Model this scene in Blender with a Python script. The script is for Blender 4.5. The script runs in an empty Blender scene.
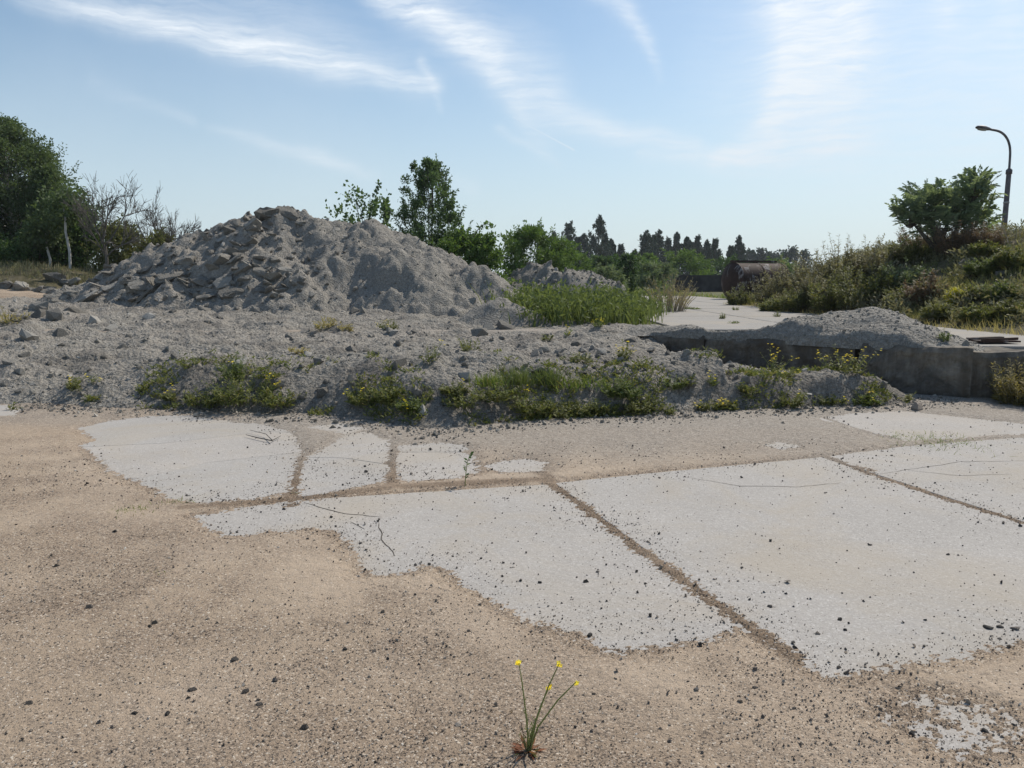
import bpy, math, numpy as np
from math import radians, sin, cos, pi, tan, sqrt, atan2
S = bpy.context.scene
COL = S.collection

# ------------------------------------------------------------------ camera
PITCH, FPX, EYE = radians(7.6), 768.0, 1.6
cam_d = bpy.data.cameras.new('camera')
cam_d.sensor_width, cam_d.lens = 36.0, 27.0
cam_d.clip_start, cam_d.clip_end = 0.05, 6000
cam = bpy.data.objects.new('camera', cam_d)
cam.location = (0, 0, EYE)
cam.rotation_euler = (radians(90) - PITCH, 0, 0)
COL.objects.link(cam)
S.camera = cam

# ------------------------------------------------------------------ light
SUN_AZ, SUN_EL = radians(45), radians(49)        # to the right of straight ahead: back light
SUN_DIR = (sin(SUN_AZ) * cos(SUN_EL), cos(SUN_AZ) * cos(SUN_EL), sin(SUN_EL))
sun_d = bpy.data.lights.new('sun', 'SUN')
sun_d.energy, sun_d.angle, sun_d.color = 3.7, radians(0.53), (1.0, 0.93, 0.82)
sun = bpy.data.objects.new('sun', sun_d)
from mathutils import Vector, Matrix
sun.rotation_euler = Vector(SUN_DIR).to_track_quat('Z', 'Y').to_euler()
sun.location = (20, 30, 40)
COL.objects.link(sun)
S.view_settings.view_transform = 'Standard'
S.view_settings.look = 'None'
S.view_settings.exposure = 0.17
S.view_settings.gamma = 1.0
S.render.engine = 'CYCLES'
S.cycles.max_bounces = 6
S.cycles.transparent_max_bounces = 8
S.cycles.use_denoising = True
SKY_STRENGTH = 0.118

W = bpy.data.worlds.new('World')
S.world = W
W.use_nodes = True


def px_dir(px, py):
    cx, cy = (px - 512) / FPX, (384 - py) / FPX
    return np.array([cx, cos(PITCH) + cy * sin(PITCH), cy * cos(PITCH) - sin(PITCH)])


def at(px, py, Y):
    d = px_dir(px, py)
    t = Y / d[1]
    return np.array([d[0] * t, Y, EYE + d[2] * t])


def gp(px, py, h=0.0):
    d = px_dir(px, py)
    t = (h - EYE) / d[2]
    return np.array([d[0] * t, d[1] * t])


def build_world():
    nt = W.node_tree
    nt.nodes.clear()
    N, L = nt.nodes.new, nt.links.new

    def math_(op, a, b=None, c=None, clamp=False):
        n = N('ShaderNodeMath'); n.operation = op; n.use_clamp = clamp
        for i, v in enumerate((a, b, c)):
            if v is None: continue
            if isinstance(v, (int, float)): n.inputs[i].default_value = v
            else: L(v, n.inputs[i])
        return n.outputs[0]

    def vec(op, a, b=None, sc=None):
        n = N('ShaderNodeVectorMath'); n.operation = op
        for i, v in enumerate((a, b)):
            if v is None: continue
            if isinstance(v, (tuple, list)): n.inputs[i].default_value = v
            else: L(v, n.inputs[i])
        if sc is not None: L(sc, n.inputs['Scale'])
        return n.outputs['Value'] if op in ('DOT_PRODUCT', 'LENGTH') else n.outputs[0]

    sky = N('ShaderNodeTexSky')
    sky.sky_type = 'NISHITA'
    sky.sun_disc = False
    sky.sun_elevation = SUN_EL
    sky.sun_rotation = SUN_AZ
    sky.altitude = 60
    sky.air_density = 1.0
    sky.dust_density = 1.1
    sky.ozone_density = 1.0
    tc = N('ShaderNodeTexCoord')
    sep = N('ShaderNodeSeparateXYZ')
    L(tc.outputs['Generated'], sep.inputs[0])
    az = math_('ARCTAN2', sep.outputs[0], sep.outputs[1])
    el = math_('ARCSINE', sep.outputs[2])
    cmb = N('ShaderNodeCombineXYZ')
    L(az, cmb.inputs[0]); L(el, cmb.inputs[1])
    ang = cmb.outputs[0]
    # wispy warp
    nz = N('ShaderNodeTexNoise'); nz.inputs['Scale'].default_value = 7.0
    nz.inputs['Detail'].default_value = 6.0; nz.inputs['Roughness'].default_value = 0.6
    L(ang, nz.inputs['Vector'])
    w0 = vec('SUBTRACT', nz.outputs['Color'], (0.5, 0.5, 0.5))
    sc = N('ShaderNodeVectorMath'); sc.operation = 'MULTIPLY'
    L(w0, sc.inputs[0]); sc.inputs[1].default_value = (0.050, 0.040, 0)
    P = vec('ADD', ang, sc.outputs[0])

    def A(px, py):
        d = px_dir(px, py); d = d / np.linalg.norm(d)
        return np.array([atan2(d[0], d[1]), math.asin(d[2])])

    # cirrus: (point list, widths px, opacity)
    strokes = [
        ([(20, -8), (160, 22), (270, 50), (340, 68), (432, 86)], [12, 15, 17, 15, 9], [.4, .6, .66, .6, .4]),
        ([(120, -10), (300, 28), (420, 78)], [30, 34, 26], [.16, .24, .14]),
        ([(422, 62), (440, 112)], [6, 4], [.30, .08]),
        ([(375, -14), (440, 25), (492, 58), (517, 95), (545, 150)], [15, 18, 20, 18, 14], [.5, .68, .6, .42, .12]),
        ([(430, 10), (520, 60), (560, 112), (620, 136), (695, 147)], [34, 34, 20, 13, 10], [.16, .26, .46, .5, .32]),
        ([(795, -20), (803, 40), (795, 90), (770, 138), (715, 160)], [36, 34, 28, 22, 10], [.85, .85, .75, .66, .48]),
        ([(835, -20), (842, 60), (830, 130)], [40, 34, 34], [.68, .60, .42]),
        ([(640, 158), (760, 158), (860, 146)], [8, 14, 18], [.2, .5, .36]),
        ([(590, -15), (630, 8), (645, 36), (655, 80)], [10, 12, 9, 6], [.2, .36, .32, .08]),
        ([(953, -20), (946, 40)], [16, 12], [.45, .08]),
        ([(1015, -20), (1005, 30)], [14, 12], [.35, .1]),
        ([(205, 130), (270, 147), (325, 158), (380, 178)], [5, 7, 9, 6], [.10, .26, .40, .10]),
        ([(95, 78), (190, 122)], [9, 6], [.05, .13]),
        ([(500, 130), (560, 165)], [7, 5], [.22, .1]),
        ([(860, 60), (1000, 90)], [150, 170], [.30, .36]),
        ([(420, 170), (470, 190)], [10, 10], [.05, .15]),
    ]

    def strokes_sum(P, strokes):
        acc = None
        for pts, wd, op in strokes:
            st = None
            for i in range(len(pts) - 1):
                a, b = A(*pts[i]), A(*pts[i + 1])
                ab = b - a
                L2 = float(ab @ ab)
                v1 = vec('SUBTRACT', P, (a[0], a[1], 0))
                t0 = vec('DOT_PRODUCT', v1, (ab[0] / L2, ab[1] / L2, 0))
                t = math_('MULTIPLY', t0, 1.0, clamp=True)
                n = N('ShaderNodeVectorMath'); n.operation = 'SCALE'
                n.inputs[0].default_value = (ab[0], ab[1], 0); L(t, n.inputs['Scale'])
                d = vec('LENGTH', vec('SUBTRACT', v1, n.outputs[0]))
                wa, wb = wd[i] / FPX, wd[i + 1] / FPX
                w = math_('MULTIPLY_ADD', t, (wb - wa) * .8, wa * .8)
                r = math_('DIVIDE', d, w)
                g = math_('POWER', 0.36788, math_('MULTIPLY', r, r))
                I = math_('MULTIPLY_ADD', t, op[i + 1] - op[i], op[i])
                v = math_('MULTIPLY', g, I)
                st = v if st is None else math_('MAXIMUM', st, v)
            # screen blend
            if acc is None: acc = st
            else:
                acc = math_('SUBTRACT', math_('ADD', acc, st), math_('MULTIPLY', acc, st))
        return acc

    acc = math_('MULTIPLY', strokes_sum(P, strokes), 1.38, clamp=True)
    # fibres: stretched noise, rotated
    mp = N('ShaderNodeMapping'); mp.inputs['Rotation'].default_value = (0, 0, radians(38))
    mp.inputs['Scale'].default_value = (14, 120, 1)
    L(P, mp.inputs['Vector'])
    fb = N('ShaderNodeTexNoise'); fb.inputs['Scale'].default_value = 1.0
    fb.inputs['Detail'].default_value = 7.0; fb.inputs['Roughness'].default_value = 0.62
    L(mp.outputs[0], fb.inputs['Vector'])
    fr = N('ShaderNodeMapRange'); fr.inputs[1].default_value = 0.25; fr.inputs[2].default_value = 0.75
    fr.inputs[3].default_value = 0.30; fr.inputs[4].default_value = 1.25
    L(fb.outputs['Fac'], fr.inputs[0])
    acc = math_('MULTIPLY', acc, fr.outputs[0])
    # thin veil everywhere
    vn = N('ShaderNodeTexNoise'); vn.inputs['Scale'].default_value = 3.2
    vn.inputs['Detail'].default_value = 7.0; vn.inputs['Roughness'].default_value = 0.55
    L(P, vn.inputs['Vector'])
    vr = N('ShaderNodeMapRange'); vr.inputs[1].default_value = 0.48; vr.inputs[2].default_value = 0.85
    vr.inputs[3].default_value = 0.0; vr.inputs[4].default_value = 0.16
    L(vn.outputs['Fac'], vr.inputs[0])
    acc = math_('ADD', acc, vr.outputs[0], clamp=True)
    # contrail: unwarped, thin
    ct = strokes_sum(ang, [([(513, 117), (574, 150)], [1.1, 1.1], [.45, .45])])
    acc = math_('MAXIMUM', acc, ct)
    # only above the horizon
    hz = N('ShaderNodeMapRange'); hz.inputs[1].default_value = 0.0; hz.inputs[2].default_value = 0.10
    L(el, hz.inputs[0])
    acc = math_('MULTIPLY', acc, hz.outputs[0], clamp=True)
    mix = N('ShaderNodeMix'); mix.data_type = 'RGBA'
    L(acc, mix.inputs[0])
    hs = N('ShaderNodeHueSaturation'); hs.inputs['Saturation'].default_value = 1.0
    tn = N('ShaderNodeMix'); tn.data_type = 'RGBA'; tn.blend_type = 'MULTIPLY'; tn.inputs[0].default_value = 1.0
    L(sky.outputs[0], tn.inputs[6]); tn.inputs[7].default_value = (.84, .94, .95, 1)
    L(tn.outputs[2], hs.inputs['Color'])
    L(hs.outputs[0], mix.inputs[6])
    k = 0.93 / SKY_STRENGTH
    mix.inputs[7].default_value = (0.86 * k, 0.92 * k, 0.985 * k, 1)
    hv = N('ShaderNodeMapRange'); hv.interpolation_type = 'SMOOTHSTEP'
    for i_, v_ in enumerate((-.02, .36, .78, .0)): hv.inputs[i_ + 1].default_value = v_
    L(el, hv.inputs[0])
    mv = N('ShaderNodeMix'); mv.data_type = 'RGBA'
    L(hv.outputs[0], mv.inputs[0]); L(mix.outputs[2], mv.inputs[6])
    kv = 1 / SKY_STRENGTH
    mv.inputs[7].default_value = (.57 * kv, .665 * kv, .735 * kv, 1)
    mix = mv
    bg = N('ShaderNodeBackground'); bg.inputs['Strength'].default_value = SKY_STRENGTH
    L(mix.outputs[2], bg.inputs[0])
    out = N('ShaderNodeOutputWorld')
    L(bg.outputs[0], out.inputs[0])


build_world()

# ------------------------------------------------------------------ noise
def _h(ix, iy, s):
    h = (ix.astype(np.int64) * 374761393 + iy.astype(np.int64) * 668265263 + s * 974711 + 12345) & 0xFFFFFFFF
    h = ((h ^ (h >> 13)) * 1274126177) & 0xFFFFFFFF
    h = (h ^ (h >> 16)) & 0xFFFFFFFF
    return h / 4294967296.0


def pn(x, y, s=0):
    """gradient noise about -0.7..0.7"""
    x0, y0 = np.floor(x), np.floor(y)
    fx, fy = x - x0, y - y0
    u = fx * fx * fx * (fx * (fx * 6 - 15) + 10); v = fy * fy * fy * (fy * (fy * 6 - 15) + 10)

    def g(dx, dy):
        a = _h(x0 + dx, y0 + dy, s) * 2 * pi
        return np.cos(a) * (fx - dx) + np.sin(a) * (fy - dy)
    a = g(0, 0) * (1 - u) + g(1, 0) * u
    b = g(0, 1) * (1 - u) + g(1, 1) * u
    return a * (1 - v) + b * v


def fbm(x, y, o=4, s=0, r=0.5):
    t, a, f = 0, 1.0, 1.0
    for i in range(o):
        c, sn = cos(i * 0.7), sin(i * 0.7)
        t = t + a * pn((x * c - y * sn) * f, (x * sn + y * c) * f, s + i * 17)
        a *= r; f *= 2.03
    return t


def billow(x, y, o=3, s=0):
    t, a, f = 0, 1.0, 1.0
    for i in range(o):
        c, sn = cos(i * 0.9), sin(i * 0.9)
        t = t + a * (np.abs(pn((x * c - y * sn) * f, (x * sn + y * c) * f, s + i * 17)) * 2 - .5)
        a *= .5; f *= 2.1
    return t


def clods(x, y, s=0, keep=0.6):
    """rounded random lumps 0..1"""
    x0, y0 = np.floor(x), np.floor(y)
    best = np.zeros_like(x)
    for dx in (-1, 0, 1):
        for dy in (-1, 0, 1):
            ix, iy = x0 + dx, y0 + dy
            cx = ix + _h(ix, iy, s); cy = iy + _h(ix, iy, s + 5)
            r = 0.25 + 0.55 * _h(ix, iy, s + 9)
            on = _h(ix, iy, s + 13) < keep
            d2 = ((x - cx) ** 2 + (y - cy) ** 2) / r ** 2
            v = np.where(on, np.sqrt(np.clip(1 - d2, 0, 1)) * r, 0)
            best = np.maximum(best, v)
    return best


def sst(a, b, x):
    t = np.clip((x - a) / (b - a), 0, 1)
    return t * t * (3 - 2 * t)


class TPS:
    def __init__(self, pts, lam=1e-3):
        p = np.array(pts, float)
        self.p = p[:, :2]; n = len(p)
        K = self.k(self.p)
        A = np.zeros((n + 3, n + 3))
        A[:n, :n] = K + lam * np.eye(n)
        A[:n, n] = 1; A[:n, n + 1:] = self.p; A[n, :n] = 1; A[n + 1:, :n] = self.p.T
        self.w = np.linalg.solve(A, np.r_[p[:, 2], 0, 0, 0])

    def k(self, q):
        d2 = ((q[:, None, :] - self.p[None]) ** 2).sum(2)
        return 0.5 * d2 * np.log(d2 + 1e-9)

    def __call__(self, x, y):
        sh = np.shape(x)
        q = np.stack([np.ravel(x), np.ravel(y)], 1).astype(float)
        out = np.empty(len(q))
        for i in range(0, len(q), 50000):
            c = q[i:i + 50000]
            out[i:i + 50000] = self.k(c) @ self.w[:-3] + self.w[-3] + c @ self.w[-2:]
        return out.reshape(sh)


def polyline_d(x, y, pts):
    d = np.full(np.shape(x), 1e9)
    for (ax, ay), (bx, by) in zip(pts[:-1], pts[1:]):
        vx, vy = bx - ax, by - ay
        t = np.clip(((x - ax) * vx + (y - ay) * vy) / (vx * vx + vy * vy + 1e-12), 0, 1)
        d = np.minimum(d, np.hypot(x - ax - t * vx, y - ay - t * vy))
    return d


def poly_sd(x, y, pts):
    """signed distance, negative inside"""
    pts = [tuple(p) for p in pts]
    d = polyline_d(x, y, pts + pts[:1])
    ins = np.zeros(np.shape(x), bool)
    for (ax, ay), (bx, by) in zip(pts, pts[1:] + pts[:1]):
        c = ((ay > y) != (by > y)) & (x < (bx - ax) * (y - ay) / (by - ay + 1e-15) + ax)
        ins ^= c
    return np.where(ins, -d, d)


# ------------------------------------------------------------------ mesh helpers
class MB:
    def __init__(self):
        self.V, self.F, self.M, self.n = [], [], [], 0

    def add(self, V, F, m=0):
        V = np.asarray(V, float).reshape(-1, 3)
        F = np.asarray(F, int)
        self.V.append(V); self.F.append(F + self.n); self.M.append(np.full(len(F), m)); self.n += len(V)
        return self

    def mesh(self, name, mats, smooth=False, attrs=None):
        me = bpy.data.meshes.new(name)
        if self.n:
            V = np.concatenate(self.V)
            idx = np.concatenate([f.ravel() for f in self.F])
            sizes = np.concatenate([np.full(len(f), f.shape[1]) for f in self.F])
            me.vertices.add(len(V)); me.vertices.foreach_set('co', V.astype(np.float32).ravel())
            me.loops.add(len(idx)); me.loops.foreach_set('vertex_index', idx.astype(np.int32))
            me.polygons.add(len(sizes))
            me.polygons.foreach_set('loop_start', np.r_[0, np.cumsum(sizes)[:-1]].astype(np.int32))
            me.polygons.foreach_set('material_index', np.concatenate(self.M).astype(np.int32))
            me.polygons.foreach_set('use_smooth', np.full(len(sizes), smooth))
        for m in (mats if isinstance(mats, (list, tuple)) else [mats]):
            me.materials.append(m)
        for k, a in (attrs or {}).items():
            at_ = me.attributes.new(k, 'FLOAT', 'POINT')
            at_.data.foreach_set('value', np.asarray(a, np.float32).ravel())
        me.update(calc_edges=True)
        me.validate()
        return me

    def obj(self, name, mats, parent=None, smooth=False, attrs=None):
        o = bpy.data.objects.new(name, self.mesh(name, mats, smooth, attrs))
        COL.objects.link(o)
        if parent is not None: o.parent = parent
        return o


def tag(o, label=None, cat=None, group=None, kind=None):
    if label: o['label'] = label
    if cat: o['category'] = cat
    if group: o['group'] = group
    if kind: o['kind'] = kind
    return o


def empty(name, loc, label=None, cat=None, group=None, kind=None, rz=0.0):
    o = bpy.data.objects.new(name, None)
    o.empty_display_size = 0.1
    o.location = tuple(float(v) for v in loc)
    o.rotation_euler = (0, 0, rz)
    COL.objects.link(o)
    return tag(o, label, cat, group, kind)


def grid_faces(r, c):
    i = np.arange((r - 1) * (c - 1))
    a = (i // (c - 1)) * c + i % (c - 1)
    return np.stack([a, a + 1, a + c + 1, a + c], 1)


def tube(pts, rad, n=6, cap=True):
    P = np.asarray(pts, float); k = len(P)
    R = np.broadcast_to(np.asarray(rad, float), (k,))
    T = np.gradient(P, axis=0); T /= np.linalg.norm(T, axis=1)[:, None] + 1e-12
    ref = np.array([0, 0, 1.0]) if abs(T[:, 2]).mean() < .8 else np.array([1.0, 0, 0])
    U = np.cross(T, ref); U /= np.linalg.norm(U, axis=1)[:, None] + 1e-12
    Wv = np.cross(T, U)
    a = np.arange(n) * 2 * pi / n
    V = P[:, None] + R[:, None, None] * (np.cos(a)[None, :, None] * U[:, None] + np.sin(a)[None, :, None] * Wv[:, None])
    V = V.reshape(-1, 3)
    i = np.arange(k - 1)[:, None] * n; j = np.arange(n)[None]
    F = np.stack([i + j, i + (j + 1) % n, i + n + (j + 1) % n, i + n + j], 2).reshape(-1, 4)
    return V, F


def leaves(P, A, L, Wd, rng, side=None, mid=0.5):
    """rhombic leaves: base P, axis A (unit), length L, width Wd"""
    N = len(P)
    if side is None:
        side = rng.normal(size=(N, 3))
    B = side - (side * A).sum(1)[:, None] * A
    B /= np.linalg.norm(B, axis=1)[:, None] + 1e-9
    L = np.broadcast_to(np.asarray(L, float), (N,))[:, None]
    Wd = np.broadcast_to(np.asarray(Wd, float), (N,))[:, None]
    V = np.stack([P, P + A * L * mid + B * Wd / 2, P + A * L, P + A * L * mid - B * Wd / 2], 1).reshape(-1, 3)
    F = np.arange(N * 4).reshape(N, 4)
    return V, F


def unit(v):
    return v / (np.linalg.norm(v, axis=-1, keepdims=True) + 1e-9)


# ------------------------------------------------------------------ materials
class Mat:
    def __init__(self, name):
        self.m = bpy.data.materials.new(name); self.m.use_nodes = True
        self.nt = self.m.node_tree
        self.bsdf = self.nt.nodes['Principled BSDF']
        self.bsdf.inputs['Roughness'].default_value = 0.9
        self.bsdf.inputs['Specular IOR Level'].default_value = 0.2

    def n(self, t, **k):
        nd = self.nt.nodes.new(t)
        for a, v in k.items():
            if a.startswith('i_'):
                nd.inputs[a[2:].replace('_', ' ')].default_value = v
            else: setattr(nd, a, v)
        return nd

    def l(self, a, b): self.nt.links.new(a, b)

    def pos(self, obj=False):
        if not hasattr(self, '_tc'): self._tc = self.n('ShaderNodeTexCoord')
        return self._tc.outputs['Object']

    def noise(self, scale, detail=4, rough=.55, vec=None, dist=0):
        nd = self.n('ShaderNodeTexNoise', i_Scale=scale, i_Detail=detail, i_Roughness=rough, i_Distortion=dist)
        self.l(vec or self.pos(), nd.inputs['Vector'])
        return nd.outputs['Fac']

    def vor(self, scale, out='Color', feat='F1', vec=None):
        nd = self.n('ShaderNodeTexVoronoi', i_Scale=scale, feature=feat)
        self.l(vec or self.pos(), nd.inputs['Vector'])
        return nd.outputs[out]

    def ramp(self, fac, stops):
        nd = self.n('ShaderNodeValToRGB')
        e = nd.color_ramp.elements
        while len(e) < len(stops): e.new(0.5)
        for el, (p, c) in zip(e, stops):
            el.position = p; el.color = (*c, 1) if len(c) == 3 else c
        self.l(fac, nd.inputs[0])
        return nd.outputs[0]

    def mix(self, fac, a, b, blend='MIX'):
        nd = self.n('ShaderNodeMix', data_type='RGBA', blend_type=blend)
        for v, i in ((fac, 0), (a, 6), (b, 7)):
            if isinstance(v, (int, float)): nd.inputs[i].default_value = v
            elif isinstance(v, tuple): nd.inputs[i].default_value = (*v, 1)
            else: self.l(v, nd.inputs[i])
        return nd.outputs[2]

    def rng(self, v, a, b, c=0.0, d=1.0):
        nd = self.n('ShaderNodeMapRange')
        for i, x in enumerate((a, b, c, d)): nd.inputs[i + 1].default_value = x
        self.l(v, nd.inputs[0])
        return nd.outputs[0]

    def math(self, op, a, b):
        nd = self.n('ShaderNodeMath', operation=op)
        for i, v in enumerate((a, b)):
            if isinstance(v, (int, float)): nd.inputs[i].default_value = v
            else: self.l(v, nd.inputs[i])
        return nd.outputs[0]

    def attr(self, name):
        return self.n('ShaderNodeAttribute', attribute_name=name).outputs['Fac']

    def bump(self, h, dist=0.01, strength=1.0, prev=None):
        nd = self.n('ShaderNodeBump', i_Distance=dist, i_Strength=strength)
        self.l(h, nd.inputs['Height'])
        if prev is not None: self.l(prev, nd.inputs['Normal'])
        self.l(nd.outputs[0], self.bsdf.inputs['Normal'])
        return nd.outputs[0]

    def base(self, c):
        if isinstance(c, tuple): self.bsdf.inputs['Base Color'].default_value = (*c, 1)
        else: self.l(c, self.bsdf.inputs['Base Color'])
        return self


def mat_ground():
    k = Mat('sand and gravel')
    big = k.noise(0.55, 5, .6)
    mid = k.noise(2.6, 5, .6)
    sepm = k.math('ADD', k.math('MULTIPLY', big, .6), k.math('MULTIPLY', mid, .4))
    grav = k.math('ADD', k.rng(sepm, .45, .57), k.attr('gravel'))
    grav = k.math('MINIMUM', grav, 1.0)
    # grains
    cell = k.vor(150)
    g1 = k.n('ShaderNodeSeparateColor'); k.l(cell, g1.inputs[0])
    grain = k.ramp(g1.outputs[0], [(0, (.05, .042, .038)), (.25, (.155, .124, .097)), (.5, (.31, .243, .183)), (.78, (.45, .362, .277)), (1, (.68, .61, .51))])
    fine = k.noise(420, 2, .7)
    sand = k.ramp(fine, [(.3, (.24, .187, .132)), (.5, (.36, .279, .203)), (.72, (.47, .376, .287))])
    dens = k.noise(26, 3, .7)
    cover = k.rng(k.math('ADD', k.math('MULTIPLY', g1.outputs[1], .55), k.math('MULTIPLY', dens, .5)), .25, .75)
    f = k.math('GREATER_THAN', k.math('ADD', k.math('MULTIPLY', grav, .60), .10), cover)
    col = k.mix(f, sand, grain)
    # big tint variation: darker damp looking gravel / pale blown sand
    col = k.mix(k.math('MULTIPLY', grav, .75), col, (.68, .64, .61), 'MULTIPLY')
    pale = k.math('MAXIMUM', k.rng(k.noise(1.3, 4, .6), .5, .72), k.attr('blown'))
    col = k.mix(k.math('MULTIPLY', pale, .55), col, (.48, .384, .292))
    col = k.mix(k.math('MULTIPLY', k.attr('joint'), .8), col, (.62, .58, .54), 'MULTIPLY')
    # grey dust near rubble
    dust = k.ramp(k.noise(60, 3, .7), [(.3, (.20, .185, .165)), (.6, (.33, .305, .275))])
    dc = k.n('ShaderNodeSeparateColor'); k.l(k.vor(48), dc.inputs[0])
    dust = k.mix(.5, dust, k.ramp(dc.outputs[0], [(0, (.09, .08, .07)), (.3, (.22, .195, .165)), (.7, (.33, .295, .25)), (1, (.50, .46, .41))]))
    dust = k.mix(.35, dust, grain)
    col = k.mix(k.attr('dust'), col, dust)
    # plateau: dry grass and soil
    soil = k.ramp(k.noise(1.7, 6, .65), [(.3, (.055, .065, .022)), (.5, (.10, .10, .04)), (.65, (.17, .15, .085)), (.8, (.24, .21, .15))])
    col = k.mix(k.attr('soil'), col, soil)
    k.base(col)
    h = k.math('ADD', k.math('MULTIPLY', k.vor(150, 'Distance'), -.6), k.math('MULTIPLY', fine, .5))
    b1 = k.bump(h, .006, .8)
    k.bump(k.noise(14, 4, .65), .03, .5, b1)
    return k.m


def mat_concrete(name='worn concrete', tint=(1.06, .955, .865), dark=1.0):
    k = Mat(name)
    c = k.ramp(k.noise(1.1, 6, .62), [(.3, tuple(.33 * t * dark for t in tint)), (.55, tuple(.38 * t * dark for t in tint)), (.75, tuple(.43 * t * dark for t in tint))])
    st = k.rng(k.noise(5.5, 5, .7, dist=.4), .56, .75)
    c = k.mix(k.math('MULTIPLY', st, .25), c, (.36, .32, .27))
    cell = k.vor(115)
    s = k.n('ShaderNodeSeparateColor'); k.l(cell, s.inputs[0])
    agg = k.ramp(s.outputs[0], [(0, (.30, .28, .26)), (.35, (.36, .34, .31)), (.8, (.42, .40, .37)), (1, (.60, .58, .55))])
    c = k.mix(.48 if dark > .6 else .1, c, agg)
    pit = k.math('LESS_THAN', k.vor(38, 'Distance'), k.math('MULTIPLY', k.rng(k.noise(3, 3), .4, .7), .17))
    c = k.mix(k.math('MULTIPLY', pit, .6), c, (.20, .185, .165))
    wash = k.rng(k.noise(.75, 6, .7, dist=.8), .46, .66)
    c = k.mix(k.math('MULTIPLY', wash, .55), c, (.40, .34, .265))
    sp = k.math('LESS_THAN', k.vor(85, 'Distance'), k.math('MULTIPLY', k.rng(k.noise(1.6, 4, .7), .35, .70), .27))
    c = k.mix(k.math('MULTIPLY', sp, .7), c, (.10, .09, .08))
    oi = k.n('ShaderNodeObjectInfo')
    c = k.mix(k.rng(oi.outputs['Random'], 0, 1, 0, .5), c, (.90, .93, .96), 'MULTIPLY')
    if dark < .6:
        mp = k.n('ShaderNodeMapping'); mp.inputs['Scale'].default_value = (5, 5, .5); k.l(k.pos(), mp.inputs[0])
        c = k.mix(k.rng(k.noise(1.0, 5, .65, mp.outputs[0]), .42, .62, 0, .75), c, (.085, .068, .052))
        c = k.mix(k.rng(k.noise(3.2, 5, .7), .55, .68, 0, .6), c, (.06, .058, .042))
    k.base(c)
    h = k.math('ADD', k.noise(180, 3, .7), k.math('MULTIPLY', pit, -1.5))
    b = k.bump(h, .003, .7)
    k.bump(k.noise(22, 4, .6), .008, .5, b)
    return k.m


def mat_rubble(name, lo, hi, warm=.4, sc=1.0):
    k = Mat(name)
    c = k.ramp(k.noise(.9 * sc, 6, .65), [(.32, lo), (.52, tuple((a + b) / 2 for a, b in zip(lo, hi))), (.7, hi)])
    w = k.rng(k.noise(.45 * sc, 4, .6), .45, .65)
    c = k.mix(k.math('MULTIPLY', w, warm), c, (.34, .285, .23))
    cell = k.vor(22)
    s = k.n('ShaderNodeSeparateColor'); k.l(cell, s.inputs[0])
    c = k.mix(.55, c, k.ramp(s.outputs[0], [(0, (.14, .124, .103)), (.5, (.275, .248, .208)), (.9, (.36, .328, .28)), (1, (.48, .45, .40))]))
    c = k.mix(k.math('MULTIPLY', k.attr('earth_shade'), .85), c, k.ramp(k.noise(9, 5, .7), [(.3, (.055, .045, .034)), (.55, (.11, .092, .07)), (.75, (.19, .165, .135))]))
    cell2 = k.vor(90)
    s2 = k.n('ShaderNodeSeparateColor'); k.l(cell2, s2.inputs[0])
    c = k.mix(.35, c, k.ramp(s2.outputs[0], [(0, (.12, .115, .105)), (.5, (.27, .255, .235)), (1, (.48, .46, .43))]))
    k.base(c)
    b = k.bump(k.vor(22, 'Distance'), .035, .9)
    b = k.bump(k.vor(75, 'Distance'), .012, .9, b)
    k.bump(k.noise(40, 4, .7), .02, .6, b)
    return k.m


def mat_stone(name, stops, bump=.01, scale=9):
    k = Mat(name)
    oi = k.n('ShaderNodeObjectInfo')
    isl = k.n('ShaderNodeNewGeometry')
    r = k.math('FRACT', k.math('ADD', oi.outputs['Random'], isl.outputs['Random Per Island']), 0)
    c = k.ramp(r, stops)
    c = k.mix(k.rng(k.noise(scale, 5, .65), .35, .7, 0, .5), c, (.55, .52, .48), 'MULTIPLY')
    c = k.mix(k.rng(k.noise(scale * 6, 3, .7), .5, .75, 0, .35), c, (.5, .47, .43))
    k.base(c)
    b = k.bump(k.noise(scale * 3, 5, .7), bump * 2.5, .8)
    k.bump(k.vor(scale * 9, 'Distance'), bump, .6, b)
    return k.m


def mat_leaf(name, c1, c2, trans=.4, c3=None):
    k = Mat(name)
    c1, c2 = [tuple(v * 1.5 for v in c) for c in (c1, c2)]
    g = k.n('ShaderNodeNewGeometry')
    stops = [(0, c1), (1, c2)] if c3 is None else [(0, c1), (.8, c2), (.97, c3)]
    c = k.ramp(g.outputs['Random Per Island'], stops)
    c = k.mix(k.rng(k.noise(1.3, 3), .35, .7, 0, .5), c, (.62, .66, .55), 'MULTIPLY')
    k.base(c)
    k.bsdf.inputs['Roughness'].default_value = .65
    k.bsdf.inputs['Specular IOR Level'].default_value = .25
    tr = k.n('ShaderNodeBsdfTranslucent')
    tint = k.mix(1.0, c, (1.2, 1.2, .7), 'MULTIPLY')
    k.l(tint, tr.inputs[0])
    ms = k.n('ShaderNodeMixShader'); ms.inputs[0].default_value = trans
    k.l(k.bsdf.outputs[0], ms.inputs[1]); k.l(tr.outputs[0], ms.inputs[2])
    k.l(ms.outputs[0], k.nt.nodes['Material Output'].inputs[0])
    return k.m


def mat_bark(name, a, b, scale=8):
    k = Mat(name)
    mp = k.n('ShaderNodeMapping'); mp.inputs['Scale'].default_value = (1, 1, .35)
    k.l(k.pos(), mp.inputs[0])
    k.base(k.ramp(k.noise(scale, 5, .7, mp.outputs[0]), [(.35, a), (.65, b)]))
    k.bump(k.noise(scale * 4, 4), .01, .7)
    return k.m


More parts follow.
